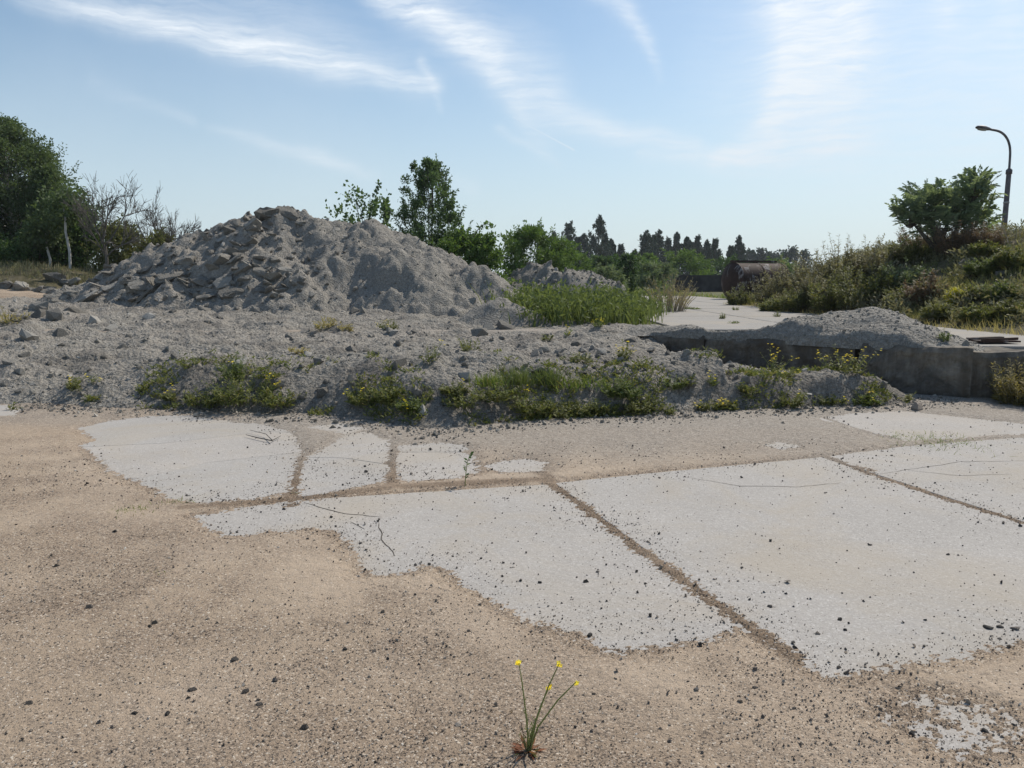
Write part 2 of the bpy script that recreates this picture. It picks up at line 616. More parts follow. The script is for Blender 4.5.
GROUND = mat_ground()
CONC = mat_concrete()
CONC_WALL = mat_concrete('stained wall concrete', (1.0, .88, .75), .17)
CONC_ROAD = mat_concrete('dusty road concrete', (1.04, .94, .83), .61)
RUBBLE = mat_rubble('crushed rubble', (.23, .205, .167), (.365, .33, .272), .75)
HEAPMAT = mat_rubble('heaped rubble', (.225, .207, .177), (.335, .308, .262), .6)
GRAVELMAT = mat_rubble('grey gravel', (.195, .182, .158), (.295, .274, .238), .25)
SOIL = Mat('bank soil')
SOIL.base(SOIL.ramp(SOIL.noise(2.2, 6, .65), [(.3, (.05, .05, .022)), (.5, (.10, .085, .045)), (.7, (.17, .145, .10))]))
SOIL.bump(SOIL.noise(9, 5, .7), .05, .8); SOIL = SOIL.m
CHUNK = mat_stone('broken concrete', [(0, (.16, .147, .126)), (.4, (.225, .209, .182)), (.8, (.275, .257, .226)), (1, (.36, .34, .305))], .02, 3)
PEBBLE = mat_stone('pebbles', [(0, (.06, .055, .05)), (.3, (.17, .14, .12)), (.6, (.33, .27, .21)), (.85, (.45, .38, .31)), (1, (.62, .58, .52))], .002, 60)
RUBSTONE = mat_stone('rubble stones', [(0, (.15, .139, .122)), (.5, (.25, .233, .205)), (.9, (.33, .31, .275)), (1, (.48, .455, .415))], .008, 14)
DARKSTONE = mat_stone('dark stones', [(0, (.03, .028, .026)), (.55, (.07, .062, .056)), (.85, (.12, .105, .092)), (1, (.22, .19, .165))], .002, 40)
SANDSTONE = mat_stone('pinkish stone', [(0, (.36, .30, .25)), (1, (.44, .37, .31))], .006, 20)
# ------------------------------------------------------------------ terrain functions
WALL_X = np.array([-60, 2.6, 6.1, 9, 60.]); WALL_Y = np.array([14.2, 14.2, 10.45, 10.1, 10.1])


def wall_y(x): return np.interp(x, WALL_X, WALL_Y)


def G2(*pp): return [gp(*p) for p in pp]


# concrete left bare by the sand (outlines measured off the ground)
BARE = [
    G2((80, 446), (96, 440), (78, 428), (110, 421), (150, 416), (185, 415), (240, 423), (262, 424), (292, 433), (303, 452), (296, 478), (290, 492), (262, 498), (205, 503), (168, 498), (152, 488), (110, 471), (97, 458)),
    G2((296, 465), (330, 445), (345, 434), (365, 432), (393, 443), (392, 470), (384, 482), (340, 491), (300, 497)),
    G2((308, 427), (345, 423), (367, 429), (345, 434)),
    G2((395, 445), (440, 443), (466, 445), (463, 452), (474, 457), (478, 473), (440, 480), (402, 481), (394, 470)),
    G2((482, 466), (520, 458), (548, 463), (540, 471), (500, 473)),
    G2((198, 516), (260, 505), (330, 498), (430, 490), (548, 482), (640, 473), (700, 467), (822, 457), (905, 446), (960, 440), (1024, 437), (1300, 428), (1300, 600),
       (1024, 643), (950, 656), (880, 669), (840, 676), (815, 671), (790, 656), (762, 640), (738, 628), (690, 641), (650, 649), (615, 651), (580, 636), (530, 619), (490, 600), (460, 581), (440, 567), (425, 565), (404, 574), (372, 575), (355, 560), (350, 545), (335, 531), (310, 528), (270, 532), (225, 536), (205, 528)),
    G2((815, 418), (860, 413), (905, 411), (1024, 424), (1300, 428), (1300, 431), (1024, 434), (905, 441), (875, 436), (850, 427)),
    G2((-200, 404), (10, 405), (22, 409), (14, 416), (-200, 418)),
    G2((765, 446), (780, 442), (798, 446), (785, 450)),
]
THIN = [G2((885, 720), (930, 694), (1000, 712), (1030, 740), (960, 760))]
JOINTS = [
    (G2((540, 472), (552, 484), (600, 520), (650, 557), (700, 592), (745, 625), (800, 662)), .038),
    (G2((822, 455), (845, 463), (872, 475), (940, 497), (1024, 523), (1200, 575)), .028),
    (G2((845, 464), (868, 470)), .035),
    (G2((290, 505), (296, 475), (303, 455), (332, 437)), .035),
    (G2((392, 487), (392, 465), (395, 440)), .04),
    (G2((828, 418), (850, 427), (905, 441)), .016),
    (G2((185, 509), (300, 499), (392, 488), (550, 480)), .045),
]


def z_ground(x, y, fine=True, want=False):
    x = np.asarray(x, float); y = np.asarray(y, float)
    wy = wall_y(x)
    up = .64 * sst(.12, .8, y - wy)
    z = up + .03 * fbm(x * .25, y * .25, 3, 3) * sst(14, 30, y)
    near = (y < 11.5) & (y > 1.5) & (np.abs(x) < 12)
    sd = np.full(x.shape, 1.0)
    if near.any():
        xn, yn = x[near], y[near]
        s = np.full(xn.shape, 1e9)
        for p in BARE: s = np.minimum(s, poly_sd(xn, yn, p))
        s = s + .035 * fbm(xn * 5, yn * 5, 3, 11) + .018 * fbm(xn * 22, yn * 22, 3, 12) + .028 * pn(xn * 55, yn * 55, 13)
        for p in THIN:
            t = poly_sd(xn, yn, p)
            s = np.minimum(s, np.maximum(t, .07 * fbm(xn * 7, yn * 7, 5, 14, .75) + .004))
        for pl, w in JOINTS:
            dj = polyline_d(xn, yn, pl)
            s = np.maximum(s, w * (1 + .9 * fbm(xn * 4, yn * 4, 3, 15)) - dj)
        sd[near] = s
        zz = np.clip(.11 * s, -.03, .016) + .020 * np.clip(s, 0, 1.0) * (fbm(xn * .8, yn * .8, 3, 21) + .25) * 1.2
        if fine:
            zz = zz + (.0035 * fbm(xn * 45, yn * 45, 2, 22, .7) + .003 * fbm(xn * 9, yn * 9, 3, 23)) * sst(-.05, .02, s)
        zz = zz + (.011 * fbm(xn * 34, yn * 34, 3, 24, .65) + .006 * fbm(xn * 8, yn * 8, 2, 25)) * np.exp(-((s - .03) / .13) ** 2) * (1 if fine else 0)
        z[near] = z[near] * (yn > 10) + zz
    return (z, sd) if want else z


# rubble apron in front of the heap
_foot = [(-320, 402), (-200, 402), (-100, 402), (0, 405), (60, 408), (100, 410), (150, 411), (200, 412), (250, 414), (300, 416), (340, 419), (380, 424), (440, 433), (500, 425), (560, 421), (600, 419), (640, 417), (680, 415), (720, 412), (760, 411), (800, 409), (840, 408), (870, 408), (905, 405), (925, 402)]
_pts = []
for px_, py_ in _foot:
    g = gp(px_, py_)
    _pts.append((g[0], g[1], -.02)); _pts.append((g[0], g[1] - .6, -.22))


def _tp(px_, Y, z): _pts.append(((px_ - 512) / FPX * Y * 1.0, Y, z))


for px_ in (160, 220, 280, 340, 400, 460, 520, 580): _tp(px_, float(np.interp(px_, [f_[0] for f_ in _foot], [gp(*f_)[1] for f_ in _foot])) + .62, .36)
for px_ in (640, 690, 740): _tp(px_, 9.75, .42)
for px_ in (790, 820, 850): _tp(px_, 10.05, .47)
_tp(885, 10.1, .22)
for px_ in (-320, -150, 0, 80): _tp(px_, 10.6, .25)
for px_, Y, z in [(750, 11.2, .33), (680, 11.5, .34), (640, 11.5, .38), (500, 11.5, .46), (300, 11.5, .47), (100, 11.5, .42), (-150, 11.5, .38),
                  (700, 13, .28), (640, 13, .42), (500, 13, .54), (300, 13, .58), (100, 13, .55), (-150, 13, .52), (780, 12, .25), (850, 11.2, .22), (900, 10.8, .05),
                  (935, 10.3, -.15), (960, 9.6, -.25), (930, 11.5, -.1), (850, 13, .05), (760, 15, .2), (700, 16.5, .45),
                  (620, 15.5, .66), (500, 15.5, .63), (300, 15.5, .68), (100, 15.5, .66), (-150, 15.5, .65), (660, 15.2, .66),
                  (620, 18.5, .60), (500, 18, .72), (300, 18, .80), (100, 18, .83), (-100, 18, .88), (560, 22, .5), (400, 22, .85), (200, 22, .88), (50, 22, 1.0), (-120, 22, 1.06), (-320, 22, 1.06),
                  (560, 27, .3), (400, 27, .4), (200, 27, .45), (50, 27, .95), (-120, 27, .95), (-320, 27, .95)]:
    _tp(px_, Y, z)
_tps = TPS(_pts, .004)


def z_rubble(x, y, fine=True):
    x = np.asarray(x, float); y = np.asarray(y, float)
    z = _tps(x, y)
    dw = wall_y(x) - y                      # in front of the wall it must not rise over it
    z = np.where((x > 2.75), np.minimum(z, .05 + .15 * sst(0, 1.0, dw) + .16 * sst(.9, 2, dw)), z)
    amp = .35 + .65 * sst(-.02, .25, z)
    z = z + amp * (.10 * fbm(x * .9, y * .9, 3, 31) + .06 * billow(x * 1.6, y * 2.2, 3, 32))
    if fine:
        z = z + amp * (.13 * clods(x * 1.8, y * 1.8, 34, .35) * .7 + .03 * clods(x * 5, y * 6, 35, .28) * .8 + .016 * clods(x * 14, y * 14, 36, .5) + .018 * fbm(x * 12, y * 12, 3, 37, .65))
    return z


class Heap:
    def __init__(self, segs, slope, seed, lump=1.0, cl=1.0, warp=.5, k=6.0):
        self.s, self.slope, self.seed, self.lump, self.cl, self.warp, self.k = segs, slope, seed, lump, cl, warp, k

    def __call__(self, x, y):
        x = np.asarray(x, float); y = np.asarray(y, float)
        s = self.seed
        wx = x + self.warp * fbm(x * .6, y * .6, 3, s); wy = y + self.warp * fbm(x * .6, y * .6, 3, s + 40)
        acc = 0
        for a, b in self.s:
            v = b[:2] - a[:2]
            t = np.clip(((wx - a[0]) * v[0] + (wy - a[1]) * v[1]) / (v @ v + 1e-9), 0, 1)
            d = np.hypot(wx - a[0] - t * v[0], wy - a[1] - t * v[1])
            d = np.sqrt(d * d + .06) - .24
            acc = acc + np.exp(self.k * np.clip(a[2] + t * (b[2] - a[2]) - self.slope * d, -5, 20))
        z = np.log(acc) / self.k
        L, c = self.lump, self.cl
        z = z + L * (.16 * fbm(x * .8, y * .8, 3, s + 2) + .12 * billow(x * 1.7, y * 1.7, 3, s + 3))
        z = z + c * (.26 * clods(x * 1.5, y * 1.5, s + 4, .45) * .7 + .12 * clods(x * 4, y * 4, s + 5, .5) * .9 + .06 * clods(x * 9, y * 9, s + 6, .6) + .03 * fbm(x * 9, y * 9, 3, s + 7, .65))
        return z


def ridge(pts): return [at(*p) for p in pts]


def segs(*lines):
    out = []
    for ln in lines:
        r = ridge(ln)
        out += list(zip(r[:-1], r[1:]))
    return out


main_heap = Heap(segs([(40, 302, 22), (75, 290, 22.5), (110, 270, 23), (150, 253, 23.5), (190, 239, 23.5), (225, 232, 23.5), (250, 219, 23), (292, 218, 23), (330, 224, 23), (372, 228, 23), (410, 240, 22.8), (440, 256, 22.3), (475, 272, 21.5), (510, 292, 20.5), (545, 314, 19.5)],
                      [(372, 229, 23), (408, 252, 21.4), (425, 282, 20.0)], [(292, 218, 23), (280, 245, 21.6)]), .80, 50, 1.0, .8, .5)
side_mound = Heap(segs([(480, 304, 17.6), (500, 302, 17.4), (530, 313, 17.0)]), .75, 150, .5, .4, .3)
platform_heap = Heap(segs([(730, 331, 12.6), (790, 326, 12.6), (835, 320, 12.6), (866, 313, 12.6), (892, 318, 12.0), (925, 338, 11.3), (945, 347, 11.0)], [(645, 329, 14.7), (690, 331, 13.9), (735, 333, 12.9)], [(620, 325, 16), (655, 327, 15)]), .50, 250, .3, .30, .25, 9)
far_heap_a = Heap(segs([(530, 272, 32), (543, 266, 32), (562, 282, 32)]), .7, 350, .8, 1.2, .6)
far_heap_b = Heap(segs([(572, 269, 31), (588, 275, 31), (608, 288, 30)]), .75, 450, .8, 1.2, .6)

_e = [(9.2, 11, .55), (9.1, 14, .6), (8.7, 18, .6), (8.7, 22, .6), (9.2, 28, .6), (10.6, 34, .6), (12.5, 38, .55), (15, 42, .5),
      (10.3, 16, 1.0), (11.0, 20, 1.7), (12.7, 20, 2.5), (11.2, 24, 2.0), (13.3, 24, 2.65), (11.6, 28, 1.9), (13.4, 28, 2.5), (12.4, 33, 1.5), (13.7, 33, 2.2), (14.2, 38, 1.4), (15.5, 41, .9),
      (18, 20, 2.6), (20, 28, 2.7), (21, 35, 2.3), (19, 42, 1.2), (20, 48, .5), (26, 20, 2.6), (26, 35, 2.4), (13.5, 12, 1.7), (20, 12, 2.4), (30, 48, .6), (7.8, 16, .3), (7.6, 24, .3), (8, 32, .3), (7, 10, .2)]
_etps = TPS(_e, .02)


def z_bank(x, y):
    x = np.asarray(x, float); y = np.asarray(y, float)
    z = _etps(x, y)
    a = sst(.55, 1.2, z)
    return z + a * (.22 * fbm(x * .7, y * .7, 4, 71) + .10 * billow(x * 2.2, y * 2.2, 3, 72)) + .03 * fbm(x * 5, y * 5, 3, 73)


_l = [(-40, 24.5, .8), (-30, 25, .9), (-18, 25, .9), (-15, 25, .7), (-30, 26.6, 1.10), (-22, 26.6, 1.10), (-17, 26.6, 1.08), (-30, 28.4, 1.2), (-22, 28.4, 1.2), (-16.8, 28.4, 1.15), (-14.5, 28, .9), (-30, 31, 2.1), (-22, 31, 2.05), (-18.5, 31, 1.95), (-16.5, 31.5, 1.5), (-14, 33, .7), (-22, 34, 2.1), (-30, 34, 2.1), (-16, 34, 1.5), (-30, 42, .5), (-18, 42, .5), (-40, 31, 2.0), (-40, 28, 1.2), (-40, 42, .4)]
_ltps = TPS(_l, .02)


def z_grassbank(x, y):
    x = np.asarray(x, float); y = np.asarray(y, float)
    return _ltps(x, y) + .12 * fbm(x * .9, y * .9, 4, 81) * (.3 + .7 * sst(28.2, 29.2, y))


def z_pheap(x, y):
    z = platform_heap(x, y)
    s = y - wall_y(x)
    lim = .69 + .95 * np.clip(s, 0, 9) + .03 * fbm(x * 6, y * 6, 3, 261)
    z = np.minimum(z, lim)
    return np.where(s < .015, .60, z)


FIELDS = dict(ground=lambda x, y: z_ground(x, y, False), rubble=lambda x, y: np.where((y > 7.5) & (y < 27) & (x < 7), z_rubble(x, y), -9), heap=main_heap, side=side_mound,
              pheap=lambda x, y: z_pheap(x, y), fa=far_heap_a, fb=far_heap_b, bank=lambda x, y: np.where((x > 7) & (y < 50), z_bank(x, y), -9), lbank=lambda x, y: np.where((x < -14) & (y > 24.6) & (y < 43), z_grassbank(x, y), -9))


def surf(x, y, only=None):
    z = np.full(np.shape(x), -9.0)
    for k_, f in FIELDS.items():
        if only is None or k_ in only: z = np.maximum(z, f(np.asarray(x, float), np.asarray(y, float)))
    return z


def hit(px, py, y0=2.0, y1=60.0, only=None):
    """where the sight line through a measured picture point meets the terrain"""
    Y = np.exp(np.linspace(math.log(y0), math.log(y1), 900))
    d = px_dir(px, py)
    x = d[0] / d[1] * Y; z = EYE + d[2] / d[1] * Y
    s = surf(x, Y, only)
    i = np.argmax(s > z)
    if not (s > z).any(): i = len(Y) - 1
    return np.array([x[i], Y[i], s[i]])


# ------------------------------------------------------------------ ground sheet
def build_ground():
    rows = np.r_[np.linspace(-30, 1.4, 10), np.exp(np.linspace(math.log(1.7), math.log(9.3), 520)), np.exp(np.linspace(math.log(9.35), math.log(60), 150)), np.exp(np.linspace(math.log(64), math.log(900), 26))]
    u = np.linspace(-1, 1, 620)
    Y = rows[:, None] + 0 * u[None]
    Wd = np.where(rows < 1.5, 6 + np.abs(rows), np.where(rows < 9.35, .86 * rows + 1.2, .86 * rows + 1.2 + (rows - 9.35) * .3))
    X = Wd[:, None] * u[None]
    z, sd = z_ground(X, Y, True, True)
    far = Y > 80
    z = np.where(far, np.clip(.66 - (Y - 80) * .0015, -1.5, 1), z)
    gravel = np.clip(.9 * sst(.06, .0, sd) * (sd > -.02) + .55 * sst(.35, .0, sd) * fbm(X * 3, Y * 3, 3, 91), 0, 1)
    gravel = np.clip(gravel + .28 * sst(4.3, 3.0, Y + .8 * fbm(X * .8, Y * .8, 3, 96)), 0, 1)
    dj = np.full(X.shape, 9.0)
    for pl, w in JOINTS: dj = np.minimum(dj, polyline_d(X, Y, pl))
    gravel = np.maximum(gravel, sst(.10, .04, dj) * .9)
    dust = np.clip(sst(5.9, 7.7, Y + .4 * fbm(X * 1.2, Y * 1.2, 3, 92)) * (Y < 40) * sst(-4.5, -2.2, X + .5 * fbm(X, Y, 2, 93)) * .85 + sst(8.0, 8.8, Y) * .5, 0, 1)
    blown = sst(.9, .15, sd) * sst(.02, .16, sd) * np.clip(.75 + 1.2 * fbm(X * 1.1, Y * 1.1, 3, 95), 0, 1) * (Y < 7.2)
    soil = sst(15.5, 17, Y) * (1 - sst(1.2, .2, np.abs(X + 21) - 4.5 - .5 * fbm(X * .5, Y * .5, 3, 94)) * (Y < 30))
    MB().add(np.stack([X, Y, z], 2), grid_faces(len(rows), len(u))).obj('ground', GROUND, smooth=True, attrs=dict(gravel=gravel, dust=dust, soil=soil, blown=blown, joint=sst(.075, .035, dj)))['kind'] = 'structure'


build_ground()


# ------------------------------------------------------------------ concrete slabs
def densify(poly, step=.06, amp=.006):
    out = []
    n = len(poly)
    for i in range(n):
        a, b = poly[i], poly[(i + 1) % n]
        k = max(1, min(60, int(np.hypot(*(b - a)) / step)))
        for j in range(k): out.append(a + (b - a) * j / k)
    P = np.array(out)
    P = P + amp * np.stack([fbm(P[:, 0] * 7, P[:, 1] * 7, 3, 5), fbm(P[:, 0] * 7, P[:, 1] * 7, 3, 6)], 1) * 1.6
    return P


def inset(P, d):
    area = .5 * np.sum(P[:, 0] * np.roll(P[:, 1], -1) - np.roll(P[:, 0], -1) * P[:, 1])
    if area < 0: P = P[::-1]
    e = np.roll(P, -1, 0) - np.roll(P, 1, 0)
    e /= np.linalg.norm(e, axis=1)[:, None] + 1e-9
    return P + d * np.stack([-e[:, 1], e[:, 0]], 1)


def slab(poly, top, parent, mat, gap=.003, bev=.004, thick=.14, name='concrete_slab', amp=.006):
    P = inset(densify([np.array(p) for p in poly], amp=amp), gap)
    Q = inset(P, bev)
    n = len(P)
    V = np.concatenate([np.c_[Q, np.full(n, top)], np.c_[P, np.full(n, top - bev)], np.c_[P, np.full(n, top - thick)]])
    i = np.arange(n); j = (i + 1) % n
    m = MB().add(V, np.r_[np.stack([i + n, j + n, j, i], 1), np.stack([i + 2 * n, j + 2 * n, j + n, i + n], 1)])
    m.F.append(np.array([i])); m.M.append(np.zeros(1))
    return m.obj(name, mat, parent)


pavement = empty('pavement', (0, 0, 0), kind='structure')
SLABS = [
    G2((140, 520), (300, 499.5), (550, 484), (648, 556), (745, 626), (800, 664), (640, 740), (250, 640)),
    G2((554, 483), (640, 474), (822, 457), (870, 474), (905, 486), (1040, 529), (1250, 595), (1300, 690), (812, 690), (790, 655), (746, 622), (650, 553)),
    G2((825, 456), (905, 446), (1024, 437), (1300, 426), (1300, 606), (1040, 527), (872, 473)),
    G2((800, 408), (905, 404), (1300, 404), (1300, 424), (1024, 435), (905, 443), (850, 426)),
    G2((740, 455), (760, 430), (815, 415), (850, 428), (900, 443), (820, 455)),
    G2((55, 410), (280, 408), (303, 425), (302, 432), (262, 432), (165, 443), (60, 448)),
    G2((60, 448), (165, 443), (262, 432), (302, 432), (302, 452), (205, 463), (140, 478), (40, 482)),
    G2((40, 482), (140, 478), (205, 463), (302, 452), (293, 497), (200, 509), (110, 508)),
    G2((303, 415), (392, 415), (391, 465), (345, 458), (303, 457)),
    G2((303, 457), (345, 458), (391, 465), (391, 487), (294, 497)),
    G2((395, 432), (480, 432), (480, 452), (395, 452)),
    G2((395, 452), (480, 452), (600, 450), (580, 474), (395, 486)),
    G2((860, 660), (1100, 640), (1120, 800), (860, 800)) if False else G2((850, 692), (1290, 692), (1290, 800), (850, 800)),
    G2((-240, 396), (30, 398), (26, 420), (-240, 424)),
]
for s_ in SLABS: slab(s_, 0.0, pavement, CONC)
DIRT = Mat('dirt in cracks'); DIRT.base((.085, .073, .06)); DIRT = DIRT.m


def crack(px_pts, w, seed):
    P = densify([np.array(gp(*q)) for q in px_pts] , .03, .012)
    n = len(P); P = P[: max(3, int(n * .52))] if False else P
    out = []
    pts = [np.array(gp(*q)) for q in px_pts]
    for a, b in zip(pts[:-1], pts[1:]):
        k = max(2, int(np.hypot(*(b - a)) / .03))
        out += [a + (b - a) * j / k for j in range(k)]
    P = np.array(out + [pts[-1]])
    P = P + .02 * np.stack([fbm(P[:, 0] * 6, P[:, 1] * 6, 3, seed), fbm(P[:, 0] * 6, P[:, 1] * 6, 3, seed + 1)], 1)
    T = unit(np.gradient(P, axis=0)); N_ = np.stack([-T[:, 1], T[:, 0]], 1)
    ww = (w * (.55 + .9 * np.abs(fbm(P[:, 0] * 9, P[:, 1] * 9, 3, seed + 2))) * np.sin(np.linspace(.12, pi - .12, len(P))) ** .6)[:, None]
    V = np.stack([np.c_[P - N_ * ww, np.full(len(P), .0015)], np.c_[P, np.full(len(P), .0022)], np.c_[P + N_ * ww, np.full(len(P), .0015)]], 1)
    MB().add(V, grid_faces(len(P), 3)).obj('crack', DIRT, pavement)


crack([(303, 503), (345, 514), (383, 517)], .007, 1)
crack([(378, 522), (382, 540), (396, 556)], .006, 4)
crack([(350, 522), (365, 530)], .005, 6)
crack([(690, 478), (740, 486), (800, 487), (840, 483)], .005, 8)
crack([(560, 470 + 22), (575, 497)], .006, 11)
crack([(880, 474), (960, 462), (1024, 461)], .004, 13)
crack([(905, 470), (960, 476), (1010, 474)], .004, 15)

# road slabs on the raised yard
road = empty('road', (0, 0, 0), kind='structure')
rng = np.random.default_rng(5)
ys = np.linspace(12.0, 50, 14)
for i in range(13):
    for x0, x1 in ((3.3, 6.05), (6.05, 8.8), (8.8, 11.6)):
        if x0 > 8 and ys[i] < 24: continue
        if x0 < 4 and ys[i] < 14.5: continue
        w = .02
        p = [np.array((x0 + w, ys[i] + w)), np.array((x1 - w, ys[i] + w)), np.array((x1 - w, ys[i + 1] - w)), np.array((x0 + w, ys[i + 1] - w))]
        if i == 0: p = [np.array((x0, max(11.2, float(wall_y(x0)) + .7))), np.array((x1, float(wall_y(x1)) + .7)), p[2], p[3]]
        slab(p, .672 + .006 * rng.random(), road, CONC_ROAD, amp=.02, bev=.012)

# ------------------------------------------------------------------ rubble apron
def field_obj(name, f, X, Y, mat, keep, parent=None, attrs=None):
    z = f(X, Y)
    r, c = X.shape
    F = grid_faces(r, c)
    k = keep(X, Y, z).ravel()
    F = F[k[F].any(1)]
    used = np.unique(F); mp = np.full(r * c, -1); mp[used] = np.arange(len(used))
    V = np.stack([X, Y, z], 2).reshape(-1, 3)[used]
    return MB().add(V, mp[F]).obj(name, mat, parent, smooth=True, attrs={k_: v_.ravel()[used] for k_, v_ in (attrs or {}).items()})


rows = np.exp(np.linspace(math.log(8.2), math.log(27), 380))
u = np.linspace(-1, 1, 720)
X = (rows * .47 + 2.4)[:, None] * u[None] - (rows * .29)[:, None] + 1.6
Y = rows[:, None] + 0 * X


def keep_rub(X, Y, z):
    g = z_ground(X, Y, False)
    return (z > g - .12) & (X < 6.9) & ~((Y > wall_y(X) + .35) & (X > 2.3))


fd = Y - np.interp(X, [gp(*f_)[0] for f_ in _foot], [gp(*f_)[1] for f_ in _foot])
earth_shade = np.clip(sst(1.25, .35, fd + .5 * fbm(X * 1.3, Y * 1.3, 3, 97)) * sst(-.35, .0, fd) * (.55 + .9 * fbm(X * 1.7, Y * 1.7, 3, 98)) * sst(-5.2, -3.8, X) + .9 * sst(.1, .35, fbm(X * .7, Y * 1.3, 4, 99)) * .8, 0, 1)  # dark soil, with the shade of the steep bank face painted in
field_obj('rubble_terrain', z_rubble, X, Y, RUBBLE, keep_rub, attrs=dict(earth_shade=earth_shade))['kind'] = 'structure'


def heap_obj(name, f, x0, x1, y0, y1, step, mat, base, label, cat, group=None):
    xs, ys_ = np.arange(x0, x1, step), np.arange(y0, y1, step)
    X, Y = np.meshgrid(xs, ys_)
    cx, cy = (x0 + x1) / 2, (y0 + y1) / 2
    o = field_obj(name, f, X, Y, mat, lambda X, Y, z: z > base(X, Y) - .1)
    return tag(o, label, cat, group)


_base = lambda X, Y: np.maximum(z_ground(X, Y, False), np.where(Y < 26.5, z_rubble(X, Y, False), -9))
HEAP = heap_obj('rubble_heap', main_heap, -16, 3, 16.5, 30, .055, HEAPMAT, _base, 'huge grey rubble heap strewn with broken concrete, left of the centre of the yard', 'rubble heap')
heap_obj('gravel_mound', side_mound, -2.5, 2.5, 15.2, 20, .05, GRAVELMAT, _base, 'low grey mound at the right foot of the huge heap beside the green weeds', 'gravel mound')
pg = lambda X, Y: np.where(Y > wall_y(X) - .05 - .5 * (X > 5.2), .62 - .9 * (Y < wall_y(X)), 9)
def pheap_obj(name, label, cat):
    X, Sg = np.meshgrid(np.arange(1.6, 8.4, .035), np.r_[0, .03, .06, np.arange(.09, 4.2, .04)])
    return tag(field_obj(name, z_pheap, X, Sg + wall_y(X), GRAVELMAT, lambda X, Y, z: z > .60), label, cat)


PHEAP = pheap_obj('gravel_heap', 'grey gravel heap dumped on the raised edge above the concrete wall', 'gravel heap')
FA = heap_obj('spoil_heap', far_heap_a, -3, 5, 28.5, 36, .09, HEAPMAT, lambda X, Y: .62 + 0 * X, 'left one of two small spoil heaps behind the tall green weeds', 'spoil heap', 'small heaps behind the weeds')
FB = heap_obj('spoil_heap', far_heap_b, 0, 7, 27, 35, .09, HEAPMAT, lambda X, Y: .62 + 0 * X, 'right one of two small spoil heaps, sloping down towards the dry shrub', 'spoil heap', 'small heaps behind the weeds')

# embankment on the right, grassy bank on the left
X, Y = np.meshgrid(np.arange(6.5, 32, .12), np.arange(9, 50, .12))
field_obj('embankment', z_bank, X, Y, SOIL, lambda X, Y, z: z > .58 * (Y > wall_y(X) + .3))['kind'] = 'structure'
X, Y = np.meshgrid(np.arange(-42, -13, .15), np.arange(24.6, 43, .15))
field_obj('grassy_bank', z_grassbank, X, Y, SOIL, lambda X, Y, z: z > .55)['kind'] = 'structure'

X, Y = np.meshgrid(np.arange(-42, -14.5, .3), np.arange(25.2, 28.7, .15))
MB().add(np.stack([X, Y, z_grassbank(X, Y) + .05 * sst(28.6, 28.0, Y + .3 * fbm(X, Y, 2, 7)) - .02], 2), grid_faces(*X.shape)).obj('path', GROUND, smooth=True)['kind'] = 'structure'

# ------------------------------------------------------------------ concrete wall of the raised yard
def wall_block(name, pts, z0, z1, depth, seed, parent, lean=0.0):
    """thick wall along a plan line, front face rough"""
    pts = np.array(pts, float)
    d = np.r_[0, np.cumsum(np.hypot(*np.diff(pts, axis=0).T))]
    n = int(d[-1] / .035) + 2; m = 24
    s = np.linspace(0, d[-1], n)
    P = np.stack([np.interp(s, d, pts[:, 0]), np.interp(s, d, pts[:, 1])], 1)
    T = np.gradient(P, axis=0); T /= np.linalg.norm(T, axis=1)[:, None]
    Nn = np.stack([T[:, 1], -T[:, 0]], 1)
    Nn *= np.sign(-(Nn[:, 1]))[:, None]
    zz = np.linspace(z0, z1, m)
    Sg, Zg = np.meshgrid(s, zz, indexing='ij')
    off = .07 * fbm(Sg * .9, Zg * 2, 3, seed) + .045 * fbm(Sg * 4, Zg * 4, 4, seed + 1, .6) - lean * (Zg - z0)
    top = .035 * fbm(s * 2, s * 0 + 3, 3, seed + 2) - .05 * clods(s * 3, s * 0 + .5, seed + 3, .5)
    edge = sst(z1 - .07, z1, Zg) * .035
    Vf = np.concatenate([P[:, None] + Nn[:, None] * (off - edge)[..., None], (Zg + top[:, None] * (Zg > z0 + .3))[..., None]], 2)
    back = np.concatenate([P - Nn * depth, (z1 + top)[:, None]], 1)
    backb = np.concatenate([P - Nn * depth, np.full((n, 1), z0)], 1)
    V = np.concatenate([Vf, back[:, None], backb[:, None]], 1)
    F = grid_faces(n, m + 2)
    mb = MB().add(V, F)
    for e, flip in ((0, 0), (n - 1, 1)):
        idx = e * (m + 2) + np.arange(m + 2)
        if flip: idx = idx[::-1]
        mb.F.append(np.array([idx])); mb.M.append(np.zeros(1))
    return mb.obj(name, CONC_WALL, parent, smooth=False)


wl = empty('retaining_wall', (4.5, 12.2, 0), 'low grey concrete retaining wall along the edge of the raised yard', 'wall')
def rel(pts): return [(a - 4.5, b - 12.2) for a, b in pts]
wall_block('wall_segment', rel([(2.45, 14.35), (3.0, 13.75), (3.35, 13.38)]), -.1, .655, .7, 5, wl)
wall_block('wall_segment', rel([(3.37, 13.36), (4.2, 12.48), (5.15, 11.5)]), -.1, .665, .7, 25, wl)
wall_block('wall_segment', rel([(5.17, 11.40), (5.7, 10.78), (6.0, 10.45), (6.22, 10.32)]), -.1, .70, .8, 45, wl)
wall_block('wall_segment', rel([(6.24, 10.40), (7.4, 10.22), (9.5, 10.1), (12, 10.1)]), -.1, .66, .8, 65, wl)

# ------------------------------------------------------------------ loose stones
ICO_V = None


